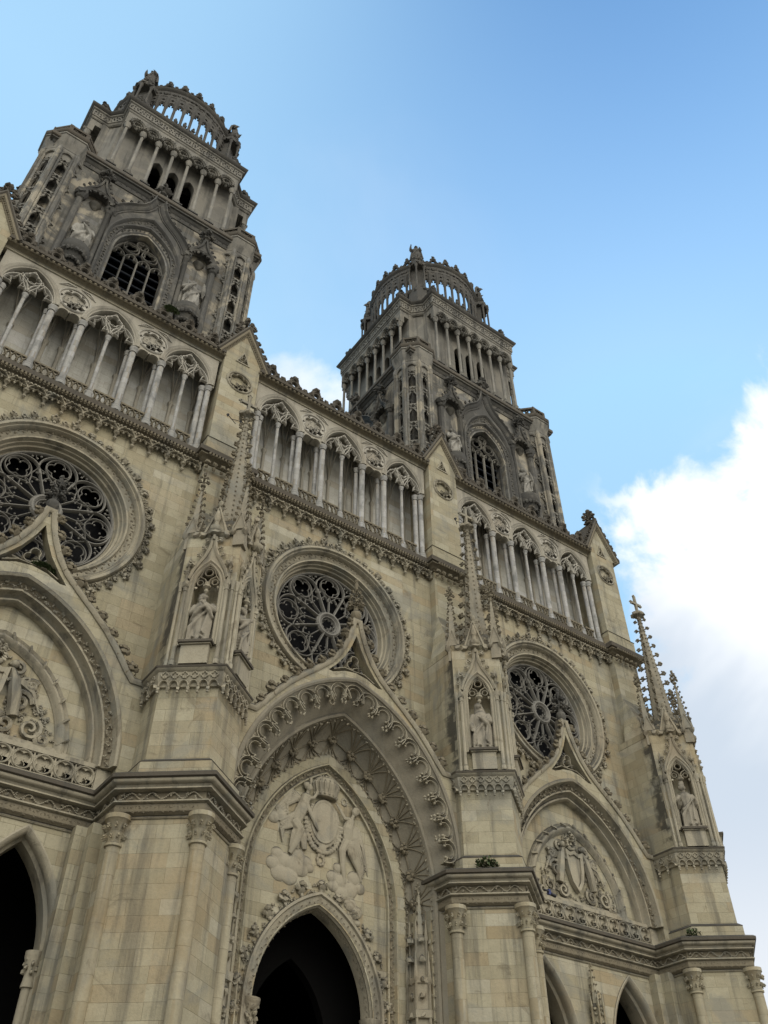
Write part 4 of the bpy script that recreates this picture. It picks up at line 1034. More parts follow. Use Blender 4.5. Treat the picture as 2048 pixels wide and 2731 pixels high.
# black rain stains live in the wall material; a darker drip of moss on two pier flanks is modelled as thin stained stones
# ---- gallery storey
GC = [(-.1, 33.02), (.06, 33.04), (.12, 33.12), (.20, 33.16), (.26, 33.26), (.40, 33.32), (.40, 33.40), (-.1, 33.42)]
GT = [(-.1, 33.422), (.42, 33.402), (.50, 33.44), (.52, 33.70), (.40, 33.84), (.16, 33.97), (-.1, 33.98)]
def gallery():
    m = MB()
    YA = .12                                   # front plane of the arcade
    AX = (-4.32, 0.0, 4.32); hw = 1.38
    ap = [arch(hw, 1.92, 39.15, 12, None, x) for x in AX]
    zc = 39.02
    bottom = [(-5.95, 41.45), (-5.95, zc)]
    for i, x in enumerate(AX):
        bottom += [(x - hw, zc)] + ap[i] + [(x + hw, zc)]
        if i < 2:
            a = x + hw; b = AX[i + 1] - hw; c = (a + b) / 2; w = (b - a) / 2
            # cusped flat head over the narrow opening
            bottom += [(a + .20, zc - .12), (a + .24, zc - .02)] + [(a + .24 + .26 * (1 - math.cos(t)) , zc + .20 * math.sin(t)) for t in np.linspace(.3, math.pi * .9, 5)] + [(c - .06, zc + .02), (c, zc + .16)]
            bottom += [(c + .06, zc + .02)] + [(b - .24 - .26 * (1 - math.cos(t)), zc + .20 * math.sin(t)) for t in np.linspace(math.pi * .9, .3, 5)] + [(b - .24, zc - .02), (b - .20, zc - .12)]
    bottom += [(5.95, zc), (5.95, 41.45)]
    m.add(*plate(bottom, [circ(x, 40.18, .76, 24) for x in (-2.16, 2.16)], YA - .55, YA))
    for x in (-2.16, 2.16): m.add(*plate(circ(x, 40.18, .78, 24), [], YA - .52, YA - .13))
    # wall behind, ceiling, floor
    m.add(*box(-6.15, 6.15, -1.5, YA - .56, 41.0, 41.4)); m.add(*box(-6.15, 6.15, -1.5, -.02, 33.6, 34.0))
    ga = part('gallery_arcade', m, 'pale', cath, (BX[0], 0, 0))
    m = MB(); m.add(*box(-6.15, 6.15, -1.7, -1.5, 33.5, 41.4)); m.use('pale')
    for x in (-5.5, -4.32, -3.1, -2.55, -1.75, -1.2, 0, 1.2, 1.75, 2.55, 3.1, 4.32, 5.5):
        m.add(*lathe([(.13, 34.0), (.13, 34.9), (.10, 35.0), (.10, 37.9), (.17, 38.05), (.17, 38.15), (.01, 38.15)], 8, (x, -1.45)))
        for s in (-1, 1):
            m.add(*tube([(x, -1.45, 38.15), (x + s * .10, -1.4, 39.3), (x + s * .30, -1.25, 40.3), (x + s * .45, -.9, 41.0)], .04, 5))
        m.add(*tube([(x, -1.42, 38.15), (x, -1.35, 39.6), (x, -1.1, 40.6), (x, -.8, 41.0)], .04, 5))
    part('gallery_back_wall', m, 'backwall', ga)
    m = MB()
    for i, x in enumerate(AX):
        m.add(*sweep(ap[i], [(.22, YA - .02), (.22, YA + .04), (.15, YA + .10), (.06, YA + .06), (.02, YA + .09), (-.05, YA + .03), (-.10, YA + .04), (-.14, YA - .10), (-.14, YA - .3), (.0, YA - .3)]))
    part('arch_moulding', m, 'pale', ga)
    for i, x in enumerate(AX):     # open tracery: two lights and a quatrefoil
        m = MB(); y0, y1 = YA - .22, YA + .01; w = hw - .12
        for s in (-1, 1):
            cx = x + s * w / 2
            la = arch(w / 2, .98, 39.12, 8, None, cx)
            m.add(*bar(la, .055, y0, y1))
            for t in (-1, 1):
                m.add(*bar([(cx + t * w / 2 * .96, 39.28), (cx + t * .30, 39.30), (cx + t * .20, 39.20), (cx + t * .27, 39.52), (cx + t * .33, 39.62)], .034, y0 + .04, y1 - .02))
                m.add(*bar([(cx + t * .38, 39.58), (cx + t * .16, 39.70), (cx, 40.02)], .03, y0 + .04, y1 - .02))
            m.add(*bar([(x + s * .06, 39.12), (x + s * .36, 39.72), (x + s * .46, 40.22), (x, 40.78)], .05, y0, y1))
            m.add(*bar([(x, 39.55), (x + s * .33, 39.78), (x, 39.92)], .03, y0 + .04, y1 - .02))
            m.add(*bar([(x + s * .95, 39.95), (x + s * .62, 40.05), (x + s * .50, 40.32)], .035, y0 + .04, y1 - .02))
        m.add(*bar(foil(x, 40.22, .44, 4, 0, 6), .042, y0, y1, True))
        part('arch_tracery', m, 'tracery', ga)
    for x in (-2.16, 2.16):
        m = MB()
        m.add(*sweep(circ(x, 40.18, .80, 28)[::-1], [(-.02, YA - .02), (-.02, YA + .05), (.04, YA + .08), (.09, YA + .03), (.09, YA - .02)], True))
        m.add(*plate(circ(x, 40.18, .78, 30), [foil(x, 40.18, .62, 6, math.pi / 6, 6, .58)] + [[(x + r * math.cos(math.pi / 3 * k + t), 40.18 + r * math.sin(math.pi / 3 * k + t)) for r, t in ((.70, -.17), (.72, 0), (.70, .17), (.56, 0))] for k in range(6)], YA - .11, YA - .01))
        m.add(*bar(foil(x, 40.18, .63, 6, math.pi / 6, 6, .58), .028, YA - .1, YA + .03, True))
        for k in range(6):
            a = math.pi / 3 * k; m.add(*blob((x + .30 * math.cos(a), YA - .05, 40.18 + .30 * math.sin(a)), (.05, .05, .05), ICO0, 0))
        for s in (-1, 1):
            m.add(*sweep([(x + s * .62, 41.22), (x + s * .95, 40.85), (x + s * .16, 41.22)], [(-.02, YA), (-.02, YA + .05), (.03, YA + .05), (.03, YA)], True))
        part('foiled_medallion', m, 'tracery', ga)
    # columns
    for x in (AX[0] + hw, AX[1] - hw, AX[1] + hw, AX[2] - hw):
        for (dx, y, r) in ((0.0, .02, .165), (-.17, -.36, .12)):
            m = MB(); V, F = column(4.95, r, .36, .55, 14, 1.42, 1.5); m.add(np.array(V) + np.array([x + (dx if dx else 0), y, 34.05]), F)
            part('column', m, 'colstone', ga)
    for x in (AX[0] - hw, AX[2] + hw):
        for (dx, y) in ((0, .0), (.27 * (1 if x < 0 else -1), -.2)):
            m = MB(); V, F = column(4.95, .15, .34, .5, 12, 1.42, 1.5); m.add(np.array(V) + np.array([x + dx, y, 34.05]), F)
            part('column', m, 'colstone', ga)
    for x in AX:
        m = MB(); V, F = column(5.0, .095, .34, .9, 10, 1.7, 2.2); m.add(np.array(V) + np.array([x, -.08, 34.05]), F)
        part('colonnette', m, 'colstone', ga)
    # balustrade between the columns
    stops = [-5.9, AX[0] - hw + .3, AX[0], AX[0] + hw, AX[1] - hw, 0, AX[1] + hw, AX[2] - hw, AX[2], AX[2] + hw - .3, 5.9]
    for a, b in zip(stops[1:-2], stops[2:-1]):
        m = MB(); a += .16; b -= .16; n = 2 if b - a > .9 else 1; p = (b - a) / n
        m.add(*box(a, b, -.02, .10, 34.74, 34.84)); m.add(*box(a, b, -.02, .10, 33.98, 34.12))
        for k in range(n):
            c = a + (k + .5) * p
            for s in (-1, 1):
                m.add(*bar([(c + s * p * .5, 34.10), (c + s * p * .16, 34.44), (c + s * p * .5, 34.76)], .034, -.01, .09))
                m.add(*bar([(c, 34.10), (c + s * p * .28, 34.44), (c, 34.76)], .034, -.01, .09))
        part('balustrade_panel', m, 'carve', ga)
    # string cornice with a scalloped drip edge and hanging cusped arcs on corbels
    m = MB(); m.add(*sweeph([(-6.1, 0), (6.1, 0)], GC))
    for i in range(70):
        x = -6.06 + i * .1754
        m.add(*lathe([(.045, 33.30), (.075, 33.36), (.07, 33.44)], 6, (x, .44))); m.add(*blob((x, .40, 33.26), (.05, .06, .06), ICO0, .1))
    gc = part('gallery_cornice', m, 'carve', ga)
    m = MB(); m.add(*sweeph([(-6.1, 0), (6.1, 0)], GT)); part('weathered_ledge', m, 'dark', gc)
    m = MB()
    n = 14; p = 12.1 / n
    for k in range(n):
        a = -6.05 + k * p
        pts_ = [(a + p / 2 - p / 2 * math.cos(t), 32.62 + .42 * math.sin(t)) for t in np.linspace(0, math.pi, 11)]
        m.add(*bar(pts_, .05, .06, .36)); m.add(*plate([(a, 32.62)] + pts_[1:-1] + [(a + p, 32.62), (a + p, 33.08), (a, 33.08)], [], .20, .30))
        m.add(*bar([(a + .10, 32.78), (a + p * .34, 32.84), (a + p * .30, 32.72), (a + p * .5, 32.94), (a + p * .70, 32.72), (a + p * .66, 32.84), (a + p - .10, 32.78)], .03, .18, .30))
        for (dx, z, s) in ((.0, 32.62, .10), (p * .33, 32.70, .06), (p * .67, 32.70, .06)):
            m.add(*blob((a + dx, .26, z), (s, s, s), ICO0, .2))
        if k: 
            m.add(*lathe([(.02, 32.22), (.09, 32.30), (.09, 32.36), (.05, 32.40), (.06, 32.55), (.14, 32.66), (.16, 32.75)], 8, (a, .12)))
            m.add(*tube([(a, .30, 32.68), (a, .18, 32.5), (a, .10, 32.38)], [.06, .05, .04], 5))
        for j in range(5):
            m.add(*blob((a + p * (j + .5) / 5, .36, 33.0 + .03 * (j % 2)), (.085, .08, .075), ICO0, .3))
    part('corbel_fringe', m, 'trim', gc)
    # upper cornice, scalloped edge, openwork cresting
    m = MB()
    m.add(*sweeph([(-6.1, YA), (6.1, YA)], [(-.3, 41.36), (.0, 41.36), (.07, 41.40), (.05, 41.50), (.10, 41.54), (-.3, 41.55)])); m.use('carve'); m.add(*sweeph([(-6.1, YA), (6.1, YA)], [(-.3, 41.552), (.08, 41.552), (.14, 41.62), (.34, 41.70), (.36, 41.76), (-.3, 41.77)])); m.use('trim')
    for i in range(44):
        x = -6.06 + i * .2815
        m.use('carve'); m.add(*lathe([(.06, 41.64), (.12, 41.71), (.11, 41.80)], 6, (x, .34 + YA))); m.use(None)
    uc = part('upper_cornice', m, 'trim', ga)
    m = MB(); m.add(*sweeph([(-6.1, .2 + YA), (6.1, .2 + YA)], [(-.6, 41.772), (.22, 41.772), (.28, 41.80), (.30, 41.98), (.20, 42.06), (-.6, 42.08)])); part('weathered_ledge', m, 'dark', uc)
    m = MB(); n = 8; p = 12.1 / n; y0, y1 = YA + .10, YA + .32; m.fr = Fr((0, 0, 0), 0)
    for k in range(n):
        c = -6.05 + (k + .5) * p
        ha = p / 2
        m.add(*bar([(c - ha, 42.28), (c - ha * .55, 42.34), (c - ha * .28, 42.75), (c, 42.86), (c + ha * .28, 42.75), (c + ha * .55, 42.34), (c + ha, 42.28)], .12, y0, y1))
        m.add(*bar([(c - ha, 42.42), (c - ha * .5, 42.05), (c, 41.98), (c + ha * .5, 42.05), (c + ha, 42.42)], .09, y0, y1))
        m.add(*bar(circ(c, 42.45, .25, 14), .085, y0, y1, True))
        for s in (-1, 1):
            m.add(*bar([(c + s * ha, 41.98), (c + s * ha * .62, 42.28), (c + s * .3, 42.42)], .08, y0, y1))
            m.add(*blob((c + s * ha * .5, YA + .2, 42.52), (.15, .16, .14), ICO0, .3))
        m.add(*lathe([(.16, 42.78), (.25, 42.92), (.27, 43.02), (.14, 43.08), (.14, 43.2), (.01, 43.32)], 6, (c, YA + .2)))
        for j in range(4): m.add(*blob((c + .17 * math.cos(j * 1.57), YA + .2 + .17 * math.sin(j * 1.57), 42.92), (.14, .14, .14), ICO0, .3))
        m.add(*blob((c - ha, YA + .2, 42.42), (.20, .18, .22), ICO0, .3))
    part('openwork_cresting', m, 'dark', uc)
    return ga
ga0 = gallery()
for x in BX[1:]: copy_tree(ga0, cath, (x, 0, 0))

# ---- gabled piers between the gallery bays
def gable_pier():
    m = MB()
    pg = [(-1.1, 34.9), (1.1, 34.9), (1.1, 41.75), (1.32, 41.9), (0, 44.6), (-1.32, 41.9), (-1.1, 41.75)]
    m.add(*plate(pg, [], -2.4, .30)); m.add(*plate(pg, [circ(0, 40.1, .70, 28), [(-.34, 41.82), (.34, 41.82), (0, 42.6)]], .303, .45))
    m.add(*box(-1.22, 1.22, -2.2, .57, 33.9, 34.85)); m.add(*box(-1.25, 1.25, -2.0, 0.0, 33.0, 33.9))
    gp = part('gabled_pier', m, 'wall', cath, (PX[0], 0, 0))
    m = MB()
    m.add(*sweeph([(-1.1, -.3), (-1.1, .45), (1.1, .45), (1.1, -.3)], GC))
    w = [(-1.1, -.1), (-1.1, .45), (1.1, .45), (1.1, -.1)]
    for p, d in resample(w, .1754):
        nr = np.array([-d[1], d[0]]); q = p + nr * .44; m.add(*lathe([(.045, 33.30), (.075, 33.36), (.07, 33.44)], 6, tuple(q)))
    for p, d in resample(w, .42):
        nr = np.array([-d[1], d[0]]); q = p + nr * .30
        m.add(*blob((q[0], q[1], 32.92), (.15, .13, .14), ICO0, .3)); q = p + nr * .2; m.add(*blob((q[0], q[1], 32.7), (.10, .10, .13), ICO0, .3))
    c = part('gallery_cornice', m, 'carve', gp)
    m = MB(); m.add(*sweeph([(-1.1, -.3), (-1.1, .45), (1.1, .45), (1.1, -.3)], GT)); m.add(*sweeph([(-1.12, -.6), (-1.12, .47), (1.12, .47), (1.12, -.6)], [(.0, 34.852), (.14, 34.852), (.02, 34.98), (0, 34.98)])); part('weathered_ledge', m, 'dark', c)
    m = MB()
    rake = [(-1.45, 41.75), (0, 44.62), (1.45, 41.75)]
    m.add(*sweep(rake, [(-.14, .40), (-.14, .50), (-.06, .53), (.0, .64), (.12, .64), (.12, -2.3), (-.02, -2.3)]))
    for half in (rake[:2], rake[1:]):
        for p, d in resample(half, .17): m.add(*blob((p[0], .55, p[1] - .07), (.07, .06, .07), ICO0, .1))
    part('raking_cornice', m, 'carve', gp)
    m = MB(); m.add(*sweep(rake, [(.122, .62), (.20, .70), (.30, .64), (.30, -2.3), (.122, -2.3)]))
    for half in (rake[:2], rake[1:]): crockets(m, half, .55, .46, .50, off=.18)
    finial(m, (0, .1), 44.7, 1.75, .95); part('roof_slab', m, 'dark', gp)
    m = MB()
    m.add(*sweep(circ(0, 40.1, .72, 28)[::-1], [(-.02, .44), (-.02, .50), (.05, .53), (.09, .48), (.09, .44)], True))
    m.add(*plate(circ(0, 40.1, .74, 30), [foil(0, 40.1, .60, 6, math.pi / 6, 6, .58)] + [[(r * math.cos(math.pi / 3 * k + t), 40.1 + r * math.sin(math.pi / 3 * k + t)) for r, t in ((.66, -.17), (.68, 0), (.66, .17), (.54, 0))] for k in range(6)], .34, .44))
    m.add(*bar(foil(0, 40.1, .61, 6, math.pi / 6, 6, .58), .028, .38, .50, True))
    part('foiled_medallion', m, 'trim', gp)
    m = MB()
    m.add(*sweep([(-.42, 41.75), (0, 42.75), (.42, 41.75)][::-1], [(-.02, .44), (-.02, .50), (.05, .50), (.05, .44)], True)); m.add(*bar(foil(0, 42.1, .26, 3, math.pi / 2, 5), .03, .44, .5, True))
    part('gable_trefoil', m, 'trim', gp)
    return gp
gp0 = gable_pier()
for x in PX[1:]: copy_tree(gp0, cath, (x, 0, 0))

# ------------------------------------------------------------------ towers (local to the tower axis)
TX = (-13.75, 15.05); TY = 10.2
FW = 7.2                                  # distance of the lower storey wall from the axis
CO = .55                                  # the upper storeys sit a touch off the axis
TURR = [(s * 6.28, t * 6.28) for s in (-1, 1) for t in (1, -1)]
SQ = lambda h: [(-h, -h), (-h, h), (h, h), (h, -h)]

def tower():
    m = MB()
    # lower storey with window openings on the three visible sides, open bell chamber inside
    win = arch(1.72, 2.75, 51.0, 12, 43.5)
    for deg in (0, -90, 90):
        f = Fr((0, 0, 0), deg)
        m.add(*plate([(-FW, 33.6), (FW, 33.6), (FW, 58.1), (-FW, 58.1)], [win], FW - 1.0, FW), f)
    m.add(*plate([(-FW, 33.6), (FW, 33.6), (FW, 58.1), (-FW, 58.1)], [], FW - 1.0, FW), Fr((0, 0, 0), 180))
    m.add(*box(-7, 7, -7, 7, 57.6, 58.12)); m.add(*box(-6.3, 6.3, -6.3, 6.3, 43.0, 43.4))
    t = part('tower', m, 'towerwall', cath, (TX[0], TY, 0))
    # string course and walkway parapet
    m = MB()
    m.add(*sweeph(SQ(FW), [(-.1, 57.35), (.06, 57.38), (.12, 57.52), (.12, 57.72), (.22, 57.8), (.30, 57.95), (.42, 58.0), (.42, 58.14), (-.1, 58.14)], True))
    leavesh(m, SQ(FW), .36, .12, 57.62, .14, closed=True)
    sc = part('string_course', m, 'tower', t)
    m = MB(); m.add(*sweeph(SQ(FW), [(-1.6, 58.142), (.46, 58.142), (.52, 58.2), (.52, 58.5), (.40, 58.66), (.1, 58.75), (-1.6, 58.75)], True)); part('weathered_ledge', m, 'dark', sc)
    for deg in (0, -90, 90):
        f = Fr((0, 0, 0), deg)
        # window: mouldings, tracery, louvres
        m = MB(f); wa = arch(1.72, 2.75, 51.0, 14, 43.5)
        m.add(*sweep(wa, [(0, FW - .7), (-.05, FW - .5), (.02, FW - .35), (.0, FW - .2), (.10, FW - .14), (.14, FW + .02), (.22, FW + .05), (.30, FW - .03), (.52, FW - .03), (.58, FW + .10), (.66, FW + .20), (.78, FW + .20), (.82, FW + .06), (.86, FW), (.86, FW - .2), (.3, FW - .7)]))
        leaves(m, arch(2.13, 3.14, 51.0, 18, 45.0), .30, .17, FW + .05, wave=.1)
        oa = arch(2.30, 4.0, 51.3, 14, 43.5)
        m.add(*sweep(oa, [(.22, FW - .02), (.22, FW + .28), (.12, FW + .33), (.04, FW + .26), (-.02, FW + .14), (-.34, FW + .08), (-.34, FW - .02)]))
        m.use('towertop'); leaves(m, arch(2.15, 3.85, 51.3, 18, 45.0), .27, .19, FW + .14, wave=.2); m.use(None)
        wm = part('window_moulding', m, 'tower', t)
        m = MB(f); y0, y1 = FW - .58, FW - .40
        xs = (-.86, 0, .86)
        for x in xs: m.add(*bar([(x, 43.6), (x, 51.15)], .06, y0, y1))
        for k in range(4):
            cx = -1.29 + .86 * k
            m.add(*bar(arch(.43, .62, 51.1, 7, None, cx), .045, y0, y1))
            for s in (-1, 1): m.add(*bar([(cx + s * .40, 51.2), (cx + s * .17, 51.25), (cx + s * .15, 51.5)], .03, y0 + .03, y1))
        for (cx, cz, r) in ((-.62, 52.35, .52), (.62, 52.35, .52), (0, 53.1, .40)):
            m.add(*bar(circ(cx, cz, r, 20), .04, y0, y1, True)); m.add(*bar(foil(cx, cz, r * .86, 4 if r > .45 else 3, .785, 5), .03, y0 + .03, y1 - .03, True))
        m.add(*bar([(-1.66, 51.3), (-1.45, 52.0), (-1.0, 52.75)], .05, y0, y1)); m.add(*bar([(1.66, 51.3), (1.45, 52.0), (1.0, 52.75)], .05, y0, y1))
        part('window_tracery', m, 'towertop', t)
        m = MB(f)
        for k in range(13):
            z = 43.7 + k * .80; w = 1.66 if z < 51 else 1.66 * (1 - (z - 51) / 3.4)
            V = [(-w, FW - .74, z), (w, FW - .74, z), (w, FW - 1.25, z + .52), (-w, FW - 1.25, z + .52)]
            V2 = [(x, y - .05, zz - .04) for x, y, zz in V]
            m.add(V + V2, [(0, 1, 2, 3), (4, 7, 6, 5), (0, 4, 5, 1), (1, 5, 6, 2), (2, 6, 7, 3), (3, 7, 4, 0)])
        part('louvre_slats', m, 'louvre', t)
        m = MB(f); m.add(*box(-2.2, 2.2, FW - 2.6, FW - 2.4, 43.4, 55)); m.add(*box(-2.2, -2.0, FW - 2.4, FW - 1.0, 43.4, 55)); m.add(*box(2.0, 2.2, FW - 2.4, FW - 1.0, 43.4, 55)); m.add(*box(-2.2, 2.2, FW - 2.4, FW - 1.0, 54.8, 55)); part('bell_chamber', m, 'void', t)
        # ogee hood over the window
        m = MB(f); og = [(2.68, 53.75), (2.55, 54.25), (2.2, 54.85), (1.75, 55.4), (1.25, 55.85), (.80, 56.3), (.48, 56.9), (.26, 57.7), (.12, 58.7)]
        path = [(-x, z) for x, z in og] + [(x, z) for x, z in og[::-1]]
        m.add(*sweep(path, [(-.20, FW - .02), (-.20, FW + .20), (-.08, FW + .30), (.04, FW + .34), (.12, FW + .50), (.20, FW + .46), (.22, FW - .02)]))
        m.add(*plate([(-2.5, 53.9)] + [(-x, z) for x, z in og[2:]] + [(x, z) for x, z in og[2:][::-1]] + [(2.5, 53.9)] + arch(2.50, 4.2, 51.3, 14)[2:-2][::-1], [], FW - .02, FW + .16))
        m.add(*sweep(path, [(-.36, FW + .15), (-.36, FW + .22), (-.30, FW + .22), (-.28, FW + .15)]))
        m.use('crown')
        for half in (path[:9], path[9:]): crockets(m, half, .62, .36, FW + .34, off=.16)
        finial(m, (0, FW + .34), 58.3, 1.9, .85)
        for s in (-1, 1): m.add(*blob((s * .2, FW + .4, 59.2), (.3, .3, .3), ICO1, .25))
        part('ogee_hood', m, 'tower', t)
        # buttress shafts, niches, canopies, consoles
        for s in (-1, 1):
            for (x, w, d) in ((2.72, .15, .34), (4.62, .20, .40)):
                m = MB(f)
                m.add(*lathe([(w * 1.5, 43.6), (w * 1.5, 44.2), (w, 44.4), (w, 53.3), (w * 1.5, 53.4), (w * 1.15, 53.5), (w * 2.2, 53.95), (w * 2.2, 54.1), (.01, 54.1)], 8, (s * x, FW + d * .5)))
                m.add(*box(s * x - w * 1.1, s * x + w * 1.1, FW - .05, FW + d * .5, 43.6, 53.6))
                m.add(*blob((s * x, FW + d * .55, 53.8), (w * 2.1, w * 2, .22), ICO0, .3))
                part('wall_shaft', m, 'tower', t)
        for s in (-1, 1):
            cx = s * 3.62
            m = MB(f)
            m.add(*sweep(arch(.86, .72, 54.0, 8, None, cx), [(-.10, FW - .02), (-.10, FW + .52), (.02, FW + .60), (.10, FW + .52), (.12, FW - .02)]))
            og2 = [(1.0, 54.15), (.72, 54.65), (.40, 55.05), (.18, 55.6), (.06, 56.3)]
            pth = [(cx - x, z) for x, z in og2] + [(cx + x, z) for x, z in og2[::-1]]
            m.add(*sweep(pth, [(-.07, FW + .2), (-.07, FW + .56), (.03, FW + .62), (.08, FW + .5), (.08, FW + .2)]))
            m.add(*plate(pth[1:-1] + [(cx + .5, 54.55), (cx, 54.78), (cx - .5, 54.55)], [], FW + .3, FW + .45))
            m.add(*prism([(cx - .85, FW), (cx - .85, FW + .3), (cx, FW + .5), (cx + .85, FW + .3), (cx + .85, FW)], 54.62, 54.72))
            for q in range(7):
                a = math.pi * (q + .5) / 7; m.add(*blob((cx + .80 * math.cos(a), FW + .25 + .3 * math.sin(a), 54.0 + .5 * math.sin(a)), (.12, .12, .12), ICO0, .3))
            m.use('towertop'); m.add(*lathe([(.02, 53.25), (.14, 53.35), (.24, 53.45), (.18, 53.5), (.32, 53.6), (.26, 53.66), (.40, 53.78), (.34, 53.86), (.1, 54.1)], 12, (cx, FW + .02))); m.use(None)
            for half in (pth[:5], pth[5:]): crockets(m, half, .5, .30, FW + .5, off=.08)
            finial(m, (cx, FW + .45), 56.1, 1.5, .85)
            for j in range(4): m.add(*blob((cx + .34 * math.cos(j * 1.57), FW + .45 + .30 * math.sin(j * 1.57), 57.0), (.2, .2, .2), ICO0, .3))
            nc = part('niche_canopy', m, 'tower', t)
            m = MB(f)
            m.add(*lathe([(.05, 45.9), (.20, 46.1), (.30, 46.5), (.52, 46.9), (.72, 47.3), (.80, 47.6), (.86, 47.75), (.88, 47.95), (.88, 48.3), (.80, 48.4), (.01, 48.42)], 16, (cx, FW + .12)))
            for q in range(11):
                a = math.pi * q / 10; c = (cx + .80 * math.cos(a), FW + .12 + .80 * math.sin(a))
                m.add(*blob((c[0], c[1], 47.45), (.13, .13, .20), ICO0, .25)); c = (cx + .56 * math.cos(a), FW + .12 + .56 * math.sin(a)); m.add(*blob((c[0], c[1], 46.85), (.13, .13, .17), ICO0, .25))
            part('statue_console', m, 'tower', t)
    # corner turrets, octagonal and pierced
    def turret(c):
        m = MB(); N = 8; R = 1.48
        P8 = [(c[0] + R * math.cos(math.pi / 8 - k * math.pi / 4), c[1] + R * math.sin(math.pi / 8 - k * math.pi / 4)) for k in range(8)]
        m.use('towerwall')
        for k in range(8):
            m.add(*lathe([(.20, 33.6), (.20, 45.0), (.15, 45.2), (.15, 56.3), (.22, 56.5), (.18, 57.0), (.10, 57.3)], 8, P8[k]))
            a = P8[k]; b = P8[(k + 1) % 8]
            m.add(*lathe([(.085, 44.0), (.085, 56.4), (.01, 56.6)], 6, ((a[0] * .82 + b[0] * .18), (a[1] * .82 + b[1] * .18)))); m.add(*lathe([(.085, 44.0), (.085, 56.4), (.01, 56.6)], 6, ((a[0] * .18 + b[0] * .82), (a[1] * .18 + b[1] * .82))))
        m.use(None); m.add(*prism(P8, 33.6, 43.8))
        m.use('towertop'); m.add(*sweeph(P8, [(-.16, 57.2), (.02, 57.25), (.06, 57.6), (.24, 58.1), (.28, 58.5), (.34, 58.55), (.34, 58.7), (-.16, 58.75)], True))
        m.use(None); tr = part('corner_turret', m, 'tower', t)
        m = MB()
        m.add(*sweeph(P8, [(-.3, 58.752), (.36, 58.752), (.42, 58.85), (.42, 59.1), (.2, 59.3), (-.3, 59.3)], True)); m.add(*prism(P8, 58.7, 59.28))
        m.add(*sweeph(P8, [(-.06, 59.3), (.10, 59.3), (.10, 59.42), (-.06, 59.42)], True)); m.add(*sweeph(P8, [(-.08, 59.95), (.14, 59.95), (.14, 60.15), (-.08, 60.15)], True))
        for k in range(8):
            a = np.array(P8[k]); b = np.array(P8[(k + 1) % 8]); q = a * 1
            m.add(*box(q[0] - .13, q[0] + .13, q[1] - .13, q[1] + .13, 59.3, 60.2))
            mid = (a + b) / 2; d = b - a; f2 = Fr((mid[0], -mid[1], 0), math.degrees(math.atan2(-d[1], d[0]))); L = np.linalg.norm(d)
            for s in (-1, 1): m.add(*bar(foil(s * L * .2, 59.68, .22, 4, 0, 5), .045, -.04, .08, True), f2)
        part('turret_parapet', m, 'dark', t)
        m = MB()
        for k in range(8):
            a = np.array(P8[k]); b = np.array(P8[(k + 1) % 8]); mid = (a + b) / 2; d = b - a; L = np.linalg.norm(d) - .22
            f2 = Fr((mid[0], -mid[1], 0), math.degrees(math.atan2(-d[1], d[0])))
            holes = []
            z = 44.2
            for j in range(6):
                w = L * .30
                holes.append([(-w, z), (w, z), (w, z + .95), (w * .8, z + 1.08), (w * .45, z + 1.22), (0, z + 1.42), (-w * .45, z + 1.22), (-w * .8, z + 1.08), (-w, z + .95)])
                holes.append(foil(0, z + 1.72, .19, 4, 0, 4)); 
                holes.append([(-w * 1.05, z + 1.50), (-w * .55, z + 1.42), (-w * 1.05, z + 1.24)]); holes.append([(w * 1.05, z + 1.50), (w * 1.05, z + 1.24), (w * .55, z + 1.42)])
                z += 2.0
            m.add(*plate([(-L / 2, 43.8), (L / 2, 43.8), (L / 2, 57.2), (-L / 2, 57.2)], holes, -.20, -.06), f2)
            m.add(*sweep(arch(L / 2 - .02, .55, 56.3, 7), [(-.06, -.10), (-.06, .06), (.03, .10), (.09, .02), (.09, -.10)]), f2)
            m.add(*plate([(-L / 2, 57.2)] + [(-L / 2, 56.3)] + arch(L / 2 - .02, .55, 56.3, 7)[1:-1] + [(L / 2, 56.3), (L / 2, 57.2)], [], -.1, .02), f2)
            for j in range(6):
                m.add(*blob((0, -.02, 45.62 + 2.0 * j), (.16, .08, .09), ICO0, .3), f2)
                for s in (-1, 1): m.add(*bar([(s * L * .38, 45.7 + 2 * j), (s * L * .12, 45.92 + 2 * j), (s * L * .38, 46.14 + 2 * j)], .035, -.1, .0), f2)
        part('turret_tracery', m, 'towertop', t)
        m = MB()
        m.add(*lathe([(.30, 43.8), (.30, 57.4)], 8, c)); 
        for k in range(46):      # winding steps seen through the openings
            a = k * .5; z = 44 + k * .29
            m.add(*prism([(c[0], c[1]), (c[0] + 1.2 * math.cos(a), c[1] + 1.2 * math.sin(a)), (c[0] + 1.2 * math.cos(a + .55), c[1] + 1.2 * math.sin(a + .55))], z, z + .12))
        part('spiral_stair', m, 'crown', t)
    for c in TURR: turret(c)
    # upper storey: cross-shaped core, screen of eight columns on each side
    a, b, e = 5.80, 4.55, 5.40
    plan = []
    core = [(-a, -b), (-a, b), (-e, b), (-b, e), (-b, a), (b, a), (b, e), (e, b), (a, b), (a, -b), (e, -b), (b, -e), (b, -a), (-b, -a), (-b, -e), (-e, -b)]
    core = [(x + CO, y) for x, y in core]
    m = MB()
    open_ = [arch(.46, .9, 64.7, 6, 60.2, x) for x in (-1.28, 0, 1.28)]
    for deg in (0, -90, 90, 180):
        cen = Fr((CO, 0, 0), deg)
        m.add(*plate([(-b, 58.7), (b, 58.7), (b, 68.3), (-b, 68.3)], open_ if deg != 180 else [], a - .5, a), cen)
        for s in (-1, 1):
            p1 = (s * b, a); 
            m.add(*plate([(min(s * b, s * b), 0)], [], 0, 0) if False else box(s * b - .12, s * b + .12, e - .1, a - .003, 58.7, 68.3), cen)
